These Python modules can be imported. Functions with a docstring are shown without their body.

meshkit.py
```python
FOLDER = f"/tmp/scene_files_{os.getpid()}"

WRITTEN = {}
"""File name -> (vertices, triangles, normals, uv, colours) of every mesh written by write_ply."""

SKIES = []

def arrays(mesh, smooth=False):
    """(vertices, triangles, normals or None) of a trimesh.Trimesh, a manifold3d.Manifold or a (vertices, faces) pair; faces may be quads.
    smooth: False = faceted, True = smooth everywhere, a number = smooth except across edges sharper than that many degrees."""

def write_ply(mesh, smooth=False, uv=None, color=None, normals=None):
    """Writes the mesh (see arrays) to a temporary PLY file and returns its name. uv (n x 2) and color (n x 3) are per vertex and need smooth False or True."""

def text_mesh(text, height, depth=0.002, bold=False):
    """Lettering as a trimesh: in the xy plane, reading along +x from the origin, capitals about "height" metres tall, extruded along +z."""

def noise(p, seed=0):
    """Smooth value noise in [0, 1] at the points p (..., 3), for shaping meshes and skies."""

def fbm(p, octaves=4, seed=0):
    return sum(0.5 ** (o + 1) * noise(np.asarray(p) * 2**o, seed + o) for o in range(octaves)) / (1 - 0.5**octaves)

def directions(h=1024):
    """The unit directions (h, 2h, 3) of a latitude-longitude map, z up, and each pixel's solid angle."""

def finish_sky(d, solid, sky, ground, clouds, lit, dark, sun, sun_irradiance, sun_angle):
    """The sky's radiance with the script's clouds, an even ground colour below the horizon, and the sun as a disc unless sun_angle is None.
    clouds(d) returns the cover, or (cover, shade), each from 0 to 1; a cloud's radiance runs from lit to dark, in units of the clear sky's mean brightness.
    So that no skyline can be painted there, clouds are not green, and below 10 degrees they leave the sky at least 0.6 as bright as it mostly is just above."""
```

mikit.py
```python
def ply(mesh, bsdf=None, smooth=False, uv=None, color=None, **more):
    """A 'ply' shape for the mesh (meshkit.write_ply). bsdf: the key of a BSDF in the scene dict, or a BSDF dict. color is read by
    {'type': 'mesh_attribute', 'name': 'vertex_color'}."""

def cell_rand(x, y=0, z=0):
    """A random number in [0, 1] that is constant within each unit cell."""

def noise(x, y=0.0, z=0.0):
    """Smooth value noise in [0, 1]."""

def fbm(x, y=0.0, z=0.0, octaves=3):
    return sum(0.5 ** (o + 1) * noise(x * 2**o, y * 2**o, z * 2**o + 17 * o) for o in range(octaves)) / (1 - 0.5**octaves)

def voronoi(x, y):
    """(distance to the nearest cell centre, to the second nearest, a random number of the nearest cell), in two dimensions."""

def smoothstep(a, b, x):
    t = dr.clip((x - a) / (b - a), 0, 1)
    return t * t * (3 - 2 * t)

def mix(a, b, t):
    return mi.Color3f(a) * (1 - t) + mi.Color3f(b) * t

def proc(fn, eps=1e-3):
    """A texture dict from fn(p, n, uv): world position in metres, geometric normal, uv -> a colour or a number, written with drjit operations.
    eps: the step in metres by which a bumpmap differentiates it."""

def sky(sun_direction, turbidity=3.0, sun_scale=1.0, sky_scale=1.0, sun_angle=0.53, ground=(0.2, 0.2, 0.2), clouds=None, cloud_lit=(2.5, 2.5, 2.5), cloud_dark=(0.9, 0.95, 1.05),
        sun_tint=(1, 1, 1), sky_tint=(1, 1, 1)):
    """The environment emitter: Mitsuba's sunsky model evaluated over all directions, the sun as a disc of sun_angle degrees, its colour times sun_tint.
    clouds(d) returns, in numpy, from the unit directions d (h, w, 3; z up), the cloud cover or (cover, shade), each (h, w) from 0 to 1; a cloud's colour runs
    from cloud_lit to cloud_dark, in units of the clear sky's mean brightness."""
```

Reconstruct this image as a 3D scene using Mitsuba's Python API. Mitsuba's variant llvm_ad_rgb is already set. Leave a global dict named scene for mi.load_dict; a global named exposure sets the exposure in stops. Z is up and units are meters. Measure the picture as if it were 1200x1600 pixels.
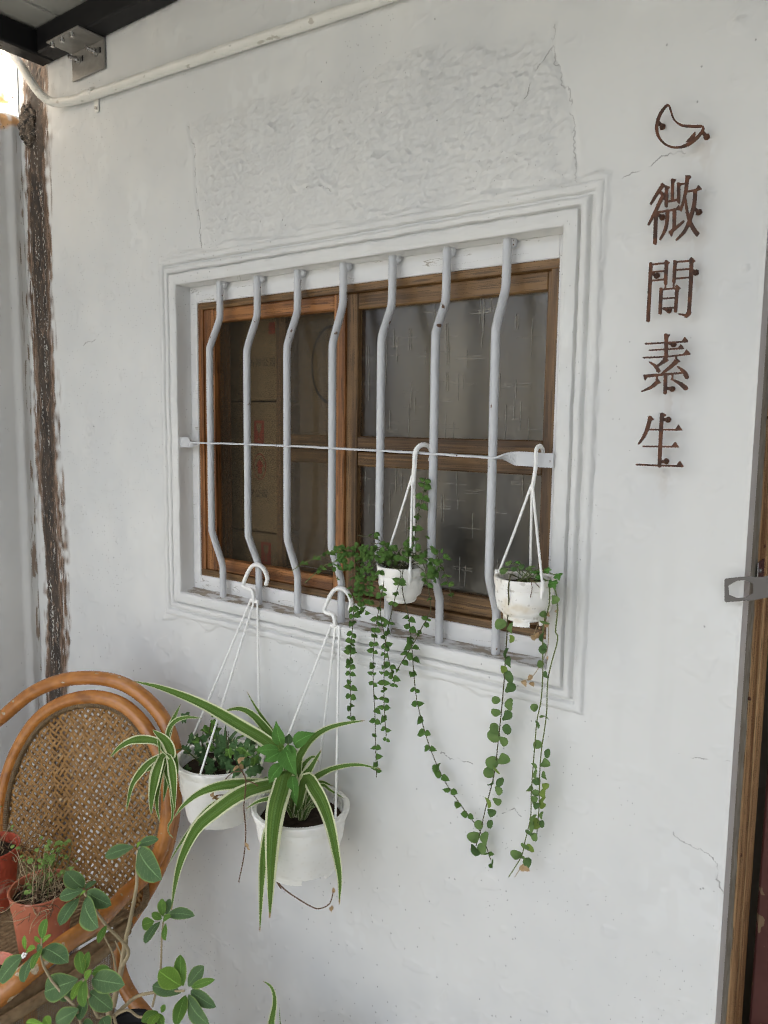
import math, random
import numpy as np, trimesh, shapely
from shapely.geometry import Polygon, Point, LineString
from shapely.ops import unary_union
import drjit as dr
import mitsuba as mi
import mikit, meshkit
from mikit import noise, fbm, voronoi, cell_rand, smoothstep, mix

rng = np.random.default_rng(7)
random.seed(7)
scene, labels = {}, {}
T = mi.ScalarTransform4f

# ------------------------------------------------------------------ camera, sky, exposure
CAM = np.array([0.0, -1.25, 1.5])
R = np.array([[0.80404268, 0.59444278, 0.01237542], [0.07648386, -0.08276609, -0.99362971], [-0.58963174, 0.79986721, -0.11201275]])
scene['camera'] = {'type': 'perspective', 'fov': 2 * math.degrees(math.atan(600 / 1201.0)), 'fov_axis': 'x', 'near_clip': 0.02, 'far_clip': 400.0,
                   'to_world': T().look_at(origin=CAM.tolist(), target=(CAM + R[2]).tolist(), up=(-R[1]).tolist())}
SUN = [0.60, -0.10, 0.80]
scene['sky'] = mikit.sky(SUN, turbidity=3.5, sun_tint=(0.90, 1.0, 1.13), clouds=lambda d: 0.75 + 0.2 * meshkit.fbm(d * 3.0, 3, 5) - 0.1,
                         cloud_lit=(1.85, 1.87, 1.9), cloud_dark=(1.0, 1.0, 1.02))
exposure = 3.8
G0 = -0.26                                    # the ground


def at(u, v, y=0.0):
    """The point of the upright plane at depth y that the photograph shows at its pixel (u, v)."""
    d = R.T @ np.array([(u - 600) / 1201.0, (v - 800) / 1201.0, 1.0])
    return CAM + d * (y - CAM[1]) / d[1]


def on_plane(u, v, P, N):
    d = R.T @ np.array([(u - 600) / 1201.0, (v - 800) / 1201.0, 1.0])
    return CAM + d * (np.dot(np.asarray(P) - CAM, N) / np.dot(d, N))


def mpp(p):
    return float((R @ (np.asarray(p) - CAM))[2]) / 1201.0


# ------------------------------------------------------------------ scene helpers
used = {}


def numbered(name):
    k = used.get(name, 0)
    used[name] = k + 1
    return name if k == 0 else f'{name}_{k:03d}'


def thing(name, label, cat, group=None):
    key = numbered(name)
    labels[key] = {'label': label, 'category': cat}
    if group:
        labels[key]['group'] = group
    return key


def obj(name, mesh, bsdf, parent=None, smooth=35, uv=None, label=None, stuff=False, struct=False, to_world=None):
    key = numbered(f'{parent}__{name}' if parent else name)
    d = dict(mesh) if isinstance(mesh, dict) else mikit.ply(mesh, bsdf, smooth=smooth, uv=uv)
    if to_world is not None:
        d['to_world'] = T(np.asarray(to_world).tolist())
    scene[key] = d
    if label:
        labels.setdefault(key, {})['label'] = label
    if stuff:
        labels.setdefault(key, {})['kind'] = 'stuff'
    if struct:
        labels.setdefault(key, {})['kind'] = 'structure'
    return key


def solo(name, mesh, bsdf, label, cat, group=None, smooth=35, uv=None):
    key = thing(name, label, cat, group)
    scene[key] = mikit.ply(mesh, bsdf, smooth=smooth, uv=uv)
    return key


# ------------------------------------------------------------------ mesh helpers
def cat(ms):
    return trimesh.util.concatenate([m if isinstance(m, trimesh.Trimesh) else trimesh.Trimesh(m[0], m[1], process=False) for m in ms])


def box(x0, x1, y0, y1, z0, z1, bevel=0.0):
    """A box, its edges chamfered by bevel."""
    lo, hi = np.array([min(x0, x1), min(y0, y1), min(z0, z1)]), np.array([max(x0, x1), max(y0, y1), max(z0, z1)])
    if bevel <= 0:
        return trimesh.creation.box(bounds=[lo, hi])
    b = min(bevel, (hi - lo).min() * 0.45)
    pts = []
    for i in range(8):
        s = np.array([(i >> k) & 1 for k in range(3)])
        for a in range(3):
            q = np.where(s == 1, hi - b, lo + b)
            q[a] = hi[a] if s[a] else lo[a]
            pts.append(q)
    return trimesh.convex.convex_hull(np.array(pts))


def spline(pts, n):
    """Catmull-Rom through pts (k, m), n points even in length."""
    P = np.asarray(pts, float)
    if len(P) == 2:
        return P[0] + (P[1] - P[0]) * np.linspace(0, 1, n)[:, None]
    Q = np.vstack([2 * P[0] - P[1], P, 2 * P[-1] - P[-2]])
    out = []
    for i in range(1, len(Q) - 2):
        t = np.linspace(0, 1, 16, endpoint=False)[:, None]
        a, b, c, d = Q[i - 1], Q[i], Q[i + 1], Q[i + 2]
        out.append(0.5 * (2 * b + (c - a) * t + (2 * a - 5 * b + 4 * c - d) * t * t + (3 * b - a - 3 * c + d) * t ** 3))
    O = np.vstack(out + [P[-1:]])
    s = np.r_[0, np.cumsum(np.linalg.norm(np.diff(O[:, :3], axis=0), axis=1))]
    return np.stack([np.interp(np.linspace(0, s[-1], n), s, O[:, k]) for k in range(O.shape[1])], 1)


def frames(P):
    t = np.gradient(P, axis=0)
    t /= np.maximum(np.linalg.norm(t, axis=1, keepdims=True), 1e-12)
    a = np.array([0, 0, 1.0]) if abs(t[0][2]) < 0.9 else np.array([1.0, 0, 0])
    n = np.cross(t[0], a)
    N = []
    for k in range(len(P)):
        n = n - t[k] * np.dot(n, t[k])
        n /= np.linalg.norm(n)
        N.append(n)
    N = np.array(N)
    return t, N, np.cross(t, N)


def tube(pts, r, n=10, seg=None, closed=False, flat=1.0):
    P = np.asarray(pts, float)
    if seg:
        P = spline(P, seg)
    k = len(P)
    r = np.broadcast_to(np.interp(np.linspace(0, 1, k), np.linspace(0, 1, np.size(r)), np.ravel(r)), (k,))
    t, N, B = frames(P)
    a = np.arange(n) * 2 * np.pi / n
    V = P[:, None] + r[:, None, None] * (np.cos(a)[None, :, None] * N[:, None] + flat * np.sin(a)[None, :, None] * B[:, None])
    V = V.reshape(-1, 3)
    i, j = np.meshgrid(np.arange(k - 1), np.arange(n), indexing='ij')
    p, q = i * n + j, i * n + (j + 1) % n
    F = [np.stack([p, q, q + n], -1).reshape(-1, 3), np.stack([p, q + n, p + n], -1).reshape(-1, 3)]
    V = np.vstack([V, P[:1], P[-1:]])
    e = np.arange(n)
    F += [np.stack([(e + 1) % n, e, e * 0 + k * n], 1), np.stack([(k - 1) * n + e, (k - 1) * n + (e + 1) % n, e * 0 + k * n + 1], 1)]
    m = trimesh.Trimesh(V, np.vstack(F), process=False)
    if m.volume < 0:
        m.invert()
    return m


def lathe(prof, c, n=48, squash=None):
    m = trimesh.creation.revolve(np.array(prof, float), sections=n)
    m.apply_translation(c)
    return m


def extrude_xz(shape, y0, y1):
    """A shape drawn in (x, z), made solid from depth y0 to y1."""
    ms = []
    for g in getattr(shape, 'geoms', [shape]):
        if g.is_empty or g.area < 1e-8:
            continue
        m = trimesh.creation.extrude_polygon(g, abs(y1 - y0), engine='earcut')
        v = m.vertices
        m = trimesh.Trimesh(np.stack([v[:, 0], max(y0, y1) - v[:, 2], v[:, 1]], 1), m.faces, process=False)
        ms.append(m)
    m = cat(ms)
    if m.volume < 0:
        m.invert()
    return m


def stroke(pts, w):
    """A brush stroke of changing width as a polygon."""
    P = np.asarray(pts, float)
    w = np.interp(np.linspace(0, 1, len(P)), np.linspace(0, 1, np.size(w)), np.ravel(w))
    if len(P) > 2:
        q = spline(np.hstack([P, w[:, None]]), 6 * len(P))
        P, w = q[:, :2], q[:, 2]
    return unary_union([unary_union([Point(P[i]).buffer(w[i] / 2, 4), Point(P[i + 1]).buffer(w[i + 1] / 2, 4)]).convex_hull for i in range(len(P) - 1)])


def grid_mesh(X, Y, Z, keep=None):
    h, w = X.shape
    V = np.stack([X, Y, Z], -1).reshape(-1, 3)
    i, j = np.meshgrid(np.arange(h - 1), np.arange(w - 1), indexing='ij')
    a = i * w + j
    F = np.stack([a, a + 1, a + w + 1, a, a + w + 1, a + w], -1)
    if keep is not None:
        F = F[keep]
    F = F.reshape(-1, 3)
    u, inv = np.unique(F, return_inverse=True)
    return trimesh.Trimesh(V[u], inv.reshape(-1, 3), process=False)


# ------------------------------------------------------------------ materials
def principled(color, rough=0.6, spec=0.4, two=True, **k):
    d = {'type': 'principled', 'base_color': {'type': 'rgb', 'value': list(color)} if isinstance(color, (tuple, list)) else color, 'roughness': rough, 'specular': spec, **k}
    return {'type': 'twosided', 'bsdf': d} if two else d


def bumped(b, fn, scale=1.0, eps=1e-3):
    inner = b['bsdf'] if b['type'] == 'twosided' else b
    return {'type': 'twosided', 'bsdf': {'type': 'bumpmap', 'tex': mikit.proc(fn, eps=eps), 'scale': scale, 'bsdf': inner}}


def add_bsdf(name, d):
    scene[name] = d


def seg_dist(x, z, pts):
    """Distance to a polyline in the wall's (x, z)."""
    best = mi.Float(9.0)
    for (ax, az), (bx, bz) in zip(pts[:-1], pts[1:]):
        dx, dz = bx - ax, bz - az
        t = dr.clip(((x - ax) * dx + (z - az) * dz) / (dx * dx + dz * dz), 0, 1)
        best = dr.minimum(best, dr.sqrt(dr.square(x - ax - t * dx) + dr.square(z - az - t * dz)))
    return best


def wall_pts(px):
    return [(float(p[0]), float(p[2])) for p in (at(u, v) for u, v in px)]


XC = -2.25                                   # the corner with the side wall
XL, XR, ZB, ZT = -1.554, -0.552, 1.072, 1.833     # the window opening
XE = -0.24                                   # where the wall ends beside the door
CRACKS = [wall_pts([(293, 195), (303, 235), (306, 300), (315, 385)]),
          wall_pts([(866, 40), (862, 70), (885, 140), (899, 210), (903, 285)]),
          wall_pts([(862, 72), (835, 118), (822, 150)]),
          wall_pts([(975, 276), (992, 268), (1018, 258), (1034, 243), (1058, 241), (1068, 242)]),
          wall_pts([(1060, 1178), (1085, 1184), (1110, 1188), (1140, 1190)]),
          wall_pts([(1052, 1300), (1075, 1320), (1100, 1330), (1122, 1348), (1118, 1375), (1130, 1395)]),
          wall_pts([(690, 1175), (715, 1187), (738, 1194)]),
          wall_pts([(783, 1272), (803, 1264), (814, 1276)]),
          wall_pts([(480, 296), (500, 285), (520, 300)]),
          wall_pts([(120, 550), (135, 535), (150, 530)]),
          wall_pts([(0, 985), (14, 1005), (18, 1030)])]
core_x = [(float(p[2]), float(p[0])) for p in (at(60, 321), at(65, 605), at(78, 860), at(88, 1040))]


def core_line(z):
    """Where the wet streak runs: it leans a little as it drops."""
    (za, xa), (zb, xb) = core_x[0], core_x[-1]
    return xa + (xb - xa) * (z - za) / (zb - za) + 0.008 * (noise(z * 6.0, 3.0) - 0.5)


def streak(p):
    """(cover of brown rust, of black mould, of white mineral specks) of the wet corner: matter with its own grain."""
    x, z = p.x, p.z
    c = core_line(z)
    d = x - c
    wob = (fbm(x * 12, z * 3.0, 2.0) - 0.5) * 0.055 + (noise(x * 90, z * 12, 1.0) - 0.5) * 0.024 + (noise(x * 60, z * 45, 3.0) - 0.5) * 0.020
    brown = smoothstep(0.070, 0.046, dr.abs(d) * 0.92 + wob) * smoothstep(0.22, 0.50, fbm(x * 140, z * 26, 4.0) + 0.18 - 0.11 * smoothstep(0.02, 0.06, dr.abs(d)))
    black = smoothstep(0.046, 0.026, dr.abs(d + 0.002) + wob * 0.35) * smoothstep(0.24, 0.42, fbm(x * 260, z * 60, 8.0))
    black = dr.maximum(black, smoothstep(0.05, 0.03, dr.abs(d) + wob) * smoothstep(2.18, 2.26, z + wob) * smoothstep(0.36, 0.48, fbm(x * 120, z * 80, 3.0)))
    white = smoothstep(0.036, 0.018, dr.abs(d + 0.002) + wob * 0.5) * smoothstep(0.70, 0.80, 0.55 * noise(x * 520, z * 210, 5.0) + 0.45 * noise(x * 150, z * 9, 6.0)) * 0.9
    return brown, black, white


def paint(p, n, uv):
    x, z = p.x, p.z
    a = fbm(x * 2.2, z * 2.2, p.y * 2.2 + 3.0)
    b = fbm(x * 11 + 7, z * 9, p.y * 11)
    col = mix((0.588, 0.592, 0.586), (0.655, 0.653, 0.634), smoothstep(0.3, 0.7, a * 0.6 + b * 0.4))
    scuff = smoothstep(0.60, 0.72, fbm(x * 7 + 3, z * 5 + 9, p.y * 6)) * smoothstep(0.35, 0.6, noise(x * 60, z * 45, p.y * 50))
    col = mix(col, (0.71, 0.72, 0.71), scuff * 0.3)
    drip = smoothstep(0.58, 0.75, fbm(x * 26, z * 1.6, p.y * 26)) * smoothstep(0.40, 0.7, b)
    col = mix(col, (0.53, 0.525, 0.505), drip * 0.13)
    # specks of old paint and grit
    for s, thr, off in ((55.0, 0.075, 0.0), (130.0, 0.10, 31.0)):
        f1, f2, w = voronoi((x + p.y) * s + off, z * s * 0.8 + off)
        dense = smoothstep(0.52, 0.70, fbm(x * 3.1 + off, z * 2.7, p.y + 1.0) + 0.14 * smoothstep(1.0, 0.5, z))
        col = mix(col, (0.16, 0.155, 0.15), dr.select(w > 1.0 - 0.13 * dense, 1.0, 0.0) * smoothstep(thr * (0.6 + w), thr * 0.4, f1) * 0.6)
    return col


def paint_wall(p, n, uv):
    x, z = p.x, p.z
    col = paint(p, n, uv)
    j = (noise(x * 60, z * 60, 1.0) - 0.5) * 0.008 + (noise(x * 190, z * 190, 3.0) - 0.5) * 0.005
    for k, c in enumerate(CRACKS):
        w = 0.0011 if k in (0, 1) else 0.0009
        gap = smoothstep(0.25, 0.65, noise(x * 45 + k, z * 45, 2.0))
        col = mix(col, (0.23, 0.22, 0.21), smoothstep(w * 1.5, w * 0.6, dr.abs(seg_dist(x + j, z + j, c))) * gap * (0.5 if k == 1 else 0.7))
    brown, black, white = streak(p)
    g = fbm(x * 60, z * 18, 7.0)
    col = mix(col, mix((0.095, 0.060, 0.040), (0.255, 0.175, 0.125), smoothstep(0.3, 0.7, fbm(x * 240, z * 30, 2.0))), brown)
    col = mix(col, mix((0.022, 0.019, 0.017), (0.095, 0.072, 0.056), g), black)
    col = mix(col, (0.60, 0.58, 0.54), white)
    # thin rust washed down from the pins of the sign
    for (u, v) in ((1103, 222), (1089, 345), (1088, 432), (1052, 612), (1040, 736)):
        q = at(u, v)
        m = dr.exp(-dr.square((x - float(q[0])) * 60) - dr.square((z - float(q[2]) + 0.015) * 32))
        col = mix(col, (0.42, 0.33, 0.25), m * smoothstep(0.35, 0.65, fbm(x * 90, z * 50, 2.0)) * 0.2)
    return col


def grain_bump(p, n, uv):
    return 0.0005 * fbm(p.x * 180, p.z * 180, p.y * 180) + 0.0007 * noise(p.x * 55, p.z * 40, p.y * 55)


add_bsdf('wall_paint', bumped(principled(mikit.proc(paint_wall), 0.62, 0.3), grain_bump))
add_bsdf('rough_paint', bumped(principled(mikit.proc(paint_wall), 0.68, 0.25), lambda p, n, uv: 0.0021 * fbm(p.x * 230 + 2 * noise(p.x * 60, p.z * 60), p.z * 300, 3.0) + 0.0026 * noise(p.x * 95, p.z * 150, 5.0) * noise(p.x * 30, p.z * 30, 2.0), eps=6e-4))
add_bsdf('grey_paint', bumped(principled(mikit.proc(paint), 0.6, 0.35), grain_bump))


def side_paint(p, n, uv):
    x, z = p.y, p.z
    col = paint(p, n, uv)
    w = fbm(x * 9, z * 9, 4.0)
    raw = smoothstep(2.335, 2.36, z + (w - 0.5) * 0.16)
    col = mix(col, mix((0.72, 0.69, 0.64), (0.62, 0.36, 0.17), smoothstep(0.52, 0.62, fbm(x * 22, z * 26, 9.0))), raw)
    col = mix(col, (0.10, 0.08, 0.06), raw * smoothstep(0.68, 0.74, fbm(x * 75, z * 75, 1.0)))
    edge = smoothstep(0.022, 0.012, dr.abs(x) + (noise(x * 80, z * 9, 1.0) - 0.5) * 0.02)
    col = mix(col, (0.27, 0.21, 0.165), edge * smoothstep(0.52, 0.62, fbm(x * 120, z * 20, 2.0)) * smoothstep(2.4, 2.2, z))
    return col


add_bsdf('side_paint', bumped(principled(mikit.proc(side_paint), 0.62, 0.3), grain_bump))


def mould(p, n, uv):
    g = fbm(p.x * 90, p.y * 90, p.z * 90)
    return mix(mix((0.03, 0.027, 0.024), (0.14, 0.11, 0.085), smoothstep(0.35, 0.6, g)), (0.36, 0.31, 0.25), smoothstep(0.72, 0.80, noise(p.x * 420, p.y * 420, p.z * 420)))


add_bsdf('mould', principled(mikit.proc(mould), 0.9, 0.2))


def grille_paint(p, n, uv):
    col = mix((0.44, 0.45, 0.47), (0.53, 0.54, 0.55), fbm(p.x * 40, p.z * 25, p.y * 40))
    chip = smoothstep(0.765, 0.79, fbm(p.x * 90 + 3, p.z * 70, p.y * 60))
    return mix(col, (0.13, 0.075, 0.05), chip)


add_bsdf('grille_paint', bumped(principled(mikit.proc(grille_paint), 0.42, 0.5), lambda p, n, uv: 0.0006 * fbm(p.x * 150, p.z * 90, p.y * 150)))


def board_paint(p, n, uv):
    col = mix((0.60, 0.605, 0.61), (0.68, 0.675, 0.66), fbm(p.x * 14, p.z * 40, 1.0))
    crack = smoothstep(0.49, 0.497, fbm(p.x * 9, p.z * 85, 5.0)) * smoothstep(0.511, 0.504, fbm(p.x * 9, p.z * 85, 5.0)) * smoothstep(0.5, 0.6, noise(p.x * 25, p.z * 25, 3.0))
    return mix(col, (0.30, 0.27, 0.22), crack)


add_bsdf('board_paint', bumped(principled(mikit.proc(board_paint), 0.5, 0.4), lambda p, n, uv: 0.0008 * fbm(p.x * 20, p.z * 160, p.y * 80)))


def dirt_sill(p, n, uv):
    g = fbm(p.x * 45, p.y * 90, p.z * 45)
    return mix((0.55, 0.55, 0.545), (0.27, 0.23, 0.185), smoothstep(0.36, 0.62, g))


add_bsdf('dirty_sill', principled(mikit.proc(dirt_sill), 0.85, 0.2))


def make_wood(c0, c1, vertical, f=1.0):
    def fn(p, n, uv):
        a, l = (p.x + p.y * 0.7, p.z) if vertical else (p.z + p.y * 0.7, p.x)
        g = fbm(a * 260 * f + noise(a * 20, l * 3) * 3, l * 5 * f, 2.0)
        ring = noise(a * 55 * f + 2 * noise(a * 9, l * 1.4, 4.0), l * 2.2, 7.0)
        pore = smoothstep(0.66, 0.74, noise(a * 900, l * 22, 1.0))
        col = mix(c0, c1, smoothstep(0.25, 0.75, 0.55 * g + 0.45 * ring))
        return mix(col, [v * 0.35 for v in c0], pore * 0.6)
    return fn


for nm, c0, c1 in (('wood_red', (0.120, 0.044, 0.012), (0.330, 0.140, 0.043)), ('wood_brown', (0.075, 0.037, 0.012), (0.215, 0.118, 0.044)), ('wood_tan', (0.22, 0.115, 0.048), (0.54, 0.35, 0.175))):
    for s, vert in (('v', True), ('h', False)):
        fn = make_wood(c0, c1, vert)
        add_bsdf(f'{nm}_{s}', bumped(principled(mikit.proc(fn), 0.45, 0.45), lambda p, n, uv, fn=fn: 0.0012 * mi.luminance(fn(p, n, uv))))


def rust(p, n, uv):
    g = fbm(p.x * 160, p.z * 160, p.y * 160)
    return mix((0.050, 0.026, 0.018), (0.125, 0.052, 0.028), smoothstep(0.3, 0.7, g))


add_bsdf('rusty_steel', principled(mikit.proc(rust), 0.75, 0.4))


def pvc(p, n, uv):
    col = mix((0.62, 0.61, 0.56), (0.70, 0.69, 0.65), fbm(p.x * 20, p.y * 40, p.z * 40))
    return mix(col, (0.33, 0.30, 0.24), smoothstep(0.66, 0.72, fbm(p.x * 60, p.y * 90, p.z * 60)) * 0.6)


add_bsdf('conduit_plastic', principled(mikit.proc(pvc), 0.4, 0.45))
add_bsdf('black_steel', principled((0.008, 0.008, 0.009), 0.55, 0.25))
add_bsdf('roof_sheet', principled(mikit.proc(lambda p, n, uv: mix((0.30, 0.30, 0.275), (0.38, 0.375, 0.34), fbm(p.x * 9, p.y * 3, 1.0))), 0.4, 0.5))
add_bsdf('galvanised', principled(mikit.proc(lambda p, n, uv: mix((0.20, 0.195, 0.18), (0.33, 0.32, 0.30), fbm(p.x * 60, p.y * 60, p.z * 60))), 0.4, 0.5, metallic=0.6))
add_bsdf('bronze_plate', principled((0.085, 0.076, 0.070), 0.4, 0.5))
add_bsdf('bright_steel', {'type': 'twosided', 'bsdf': {'type': 'roughconductor', 'material': 'Al', 'alpha': 0.15, 'specular_reflectance': {'type': 'rgb', 'value': [0.7, 0.7, 0.7]}}})


def plastic_white(stain):
    def fn(p, n, uv):
        col = mix((0.76, 0.75, 0.71), (0.82, 0.81, 0.77), fbm(p.x * 16, p.y * 16, p.z * 16))
        s = smoothstep(0.42, 0.72, fbm(p.x * 24 + 5, p.y * 24, p.z * 40)) * (0.6 + 0.4 * noise(p.x * 260, p.y * 260, p.z * 190))
        col = mix(col, (0.60, 0.50, 0.34), s * stain)
        return mix(col, (0.25, 0.2, 0.14), smoothstep(0.76, 0.80, noise(p.x * 170, p.y * 170, p.z * 140)) * 0.5 * stain)
    return fn


add_bsdf('white_plastic', principled(mikit.proc(plastic_white(0.12)), 0.38, 0.45))
add_bsdf('stained_plastic', principled(mikit.proc(plastic_white(0.75)), 0.5, 0.4))
add_bsdf('cord_plastic', principled((0.80, 0.795, 0.77), 0.4, 0.45))
add_bsdf('soil', principled(mikit.proc(lambda p, n, uv: mix((0.012, 0.009, 0.007), (0.055, 0.038, 0.026), fbm(p.x * 150, p.y * 150, p.z * 150))), 0.95, 0.15))


def terra(c0, c1):
    def fn(p, n, uv):
        col = mix(c0, c1, fbm(p.x * 25, p.y * 25, p.z * 25))
        salt = smoothstep(0.60, 0.74, fbm(p.x * 55, p.y * 55, p.z * 30)) * smoothstep(0.4, 0.6, noise(p.x * 260, p.y * 260, p.z * 160))
        return mix(col, (0.50, 0.34, 0.27), salt * 0.45)
    return fn


add_bsdf('brick_plastic', principled(mikit.proc(terra((0.33, 0.095, 0.048), (0.42, 0.140, 0.075))), 0.55, 0.4))
add_bsdf('red_plastic', principled(mikit.proc(terra((0.34, 0.052, 0.025), (0.43, 0.085, 0.045))), 0.5, 0.4))
add_bsdf('pink_plastic', principled(mikit.proc(terra((0.58, 0.20, 0.13), (0.66, 0.26, 0.18))), 0.5, 0.4))


def rattan(p, n, uv):
    g = fbm(p.x * 30, p.y * 30, p.z * 30)
    col = mix((0.30, 0.108, 0.020), (0.42, 0.168, 0.037), smoothstep(0.25, 0.75, g))
    col = mix(col, (0.13, 0.05, 0.016), smoothstep(0.60, 0.75, fbm(p.x * 18, p.y * 18, p.z * 18)) * 0.45)
    front = smoothstep(-0.44, -0.60, p.y)
    worn = smoothstep(0.66, 0.70, fbm(p.x * 48, p.y * 48, p.z * 60) + 0.16 * front - 0.10)
    return mix(col, mix((0.50, 0.42, 0.30), (0.30, 0.20, 0.10), noise(p.x * 300, p.y * 300, p.z * 300)), worn)


add_bsdf('rattan_pole', bumped(principled(mikit.proc(rattan), 0.28, 0.5, clearcoat=0.6, clearcoat_gloss=0.85), lambda p, n, uv: 0.0012 * fbm(p.x * 60, p.y * 60, p.z * 60)))
add_bsdf('cane', principled(mikit.proc(lambda p, n, uv: mix(mix((0.13, 0.064, 0.017), (0.36, 0.190, 0.056), fbm(p.x * 70, p.y * 70, p.z * 70)), (0.40, 0.30, 0.17), smoothstep(0.72, 0.86, fbm(p.x * 40 + 2, p.y * 40, p.z * 40)))), 0.5, 0.4))
add_bsdf('old_cane', principled(mikit.proc(lambda p, n, uv: mix((0.12, 0.08, 0.04), (0.29, 0.20, 0.11), fbm(p.x * 110, p.y * 110, p.z * 110))), 0.6, 0.35))


def leafy(color, rough=0.42, trans=0.55):
    return {'type': 'principledthin', 'base_color': mikit.proc(color) if callable(color) else {'type': 'rgb', 'value': list(color)}, 'roughness': rough, 'diff_trans': trans, 'eta': 1.4, 'spec_trans': 0.0}


def striped(p, n, uv):
    """Green with a cream margin; uv.x runs along the blade, uv.y across it from -1 to 1."""
    a = dr.abs(uv.y)
    g = mix((0.090, 0.168, 0.036), (0.150, 0.235, 0.058), noise(uv.y * 9 + p.x * 3, uv.x * 2, 1.0))
    g = mix(g, (0.17, 0.28, 0.085), smoothstep(0.16, 0.05, a) * 0.6)
    g = mix(g, (0.045, 0.115, 0.022), smoothstep(0.55, 0.8, noise(uv.y * 22, uv.x * 1.5, 5.0)) * 0.55)
    g = mix(g, (0.66, 0.68, 0.44), smoothstep(0.66, 0.76, a + 0.16 * (noise(uv.x * 5, p.x * 12, 2.0) - 0.5)))
    return mix(g, (0.36, 0.25, 0.12), smoothstep(0.965, 0.985, uv.x))


def veined(c0, c1, rim):
    def fn(p, n, uv):
        a = dr.abs(uv.y)
        g = mix(c0, c1, fbm(p.x * 60, p.y * 60, p.z * 60))
        side = dr.abs(dr.sin((uv.x * 1.0 - a * 0.18) * 30.0))
        g = mix(g, [v * 1.5 for v in c1], smoothstep(0.22, 0.05, side) * 0.35)
        g = mix(g, [v * 1.9 for v in c1], smoothstep(0.07, 0.02, a) * 0.7)
        return mix(g, rim, smoothstep(0.82, 0.97, a + 0.12 * (noise(p.x * 90, p.z * 90, p.y * 90) - 0.5)))
    return fn


def plain_leaf(c0, c1, s=90):
    return lambda p, n, uv: mix(c0, c1, fbm(p.x * s, p.y * s, p.z * s))


def edged(p, n, uv):
    r = dr.sqrt(dr.square(uv.x - 0.45) * 4 + dr.square(uv.y))
    g = mix((0.055, 0.115, 0.045), (0.10, 0.17, 0.07), fbm(p.x * 120, p.y * 120, p.z * 120))
    return mix(g, (0.50, 0.52, 0.36), smoothstep(0.70, 0.85, r + 0.35 * (noise(p.x * 140, p.y * 140, p.z * 140) - 0.5)))


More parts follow.
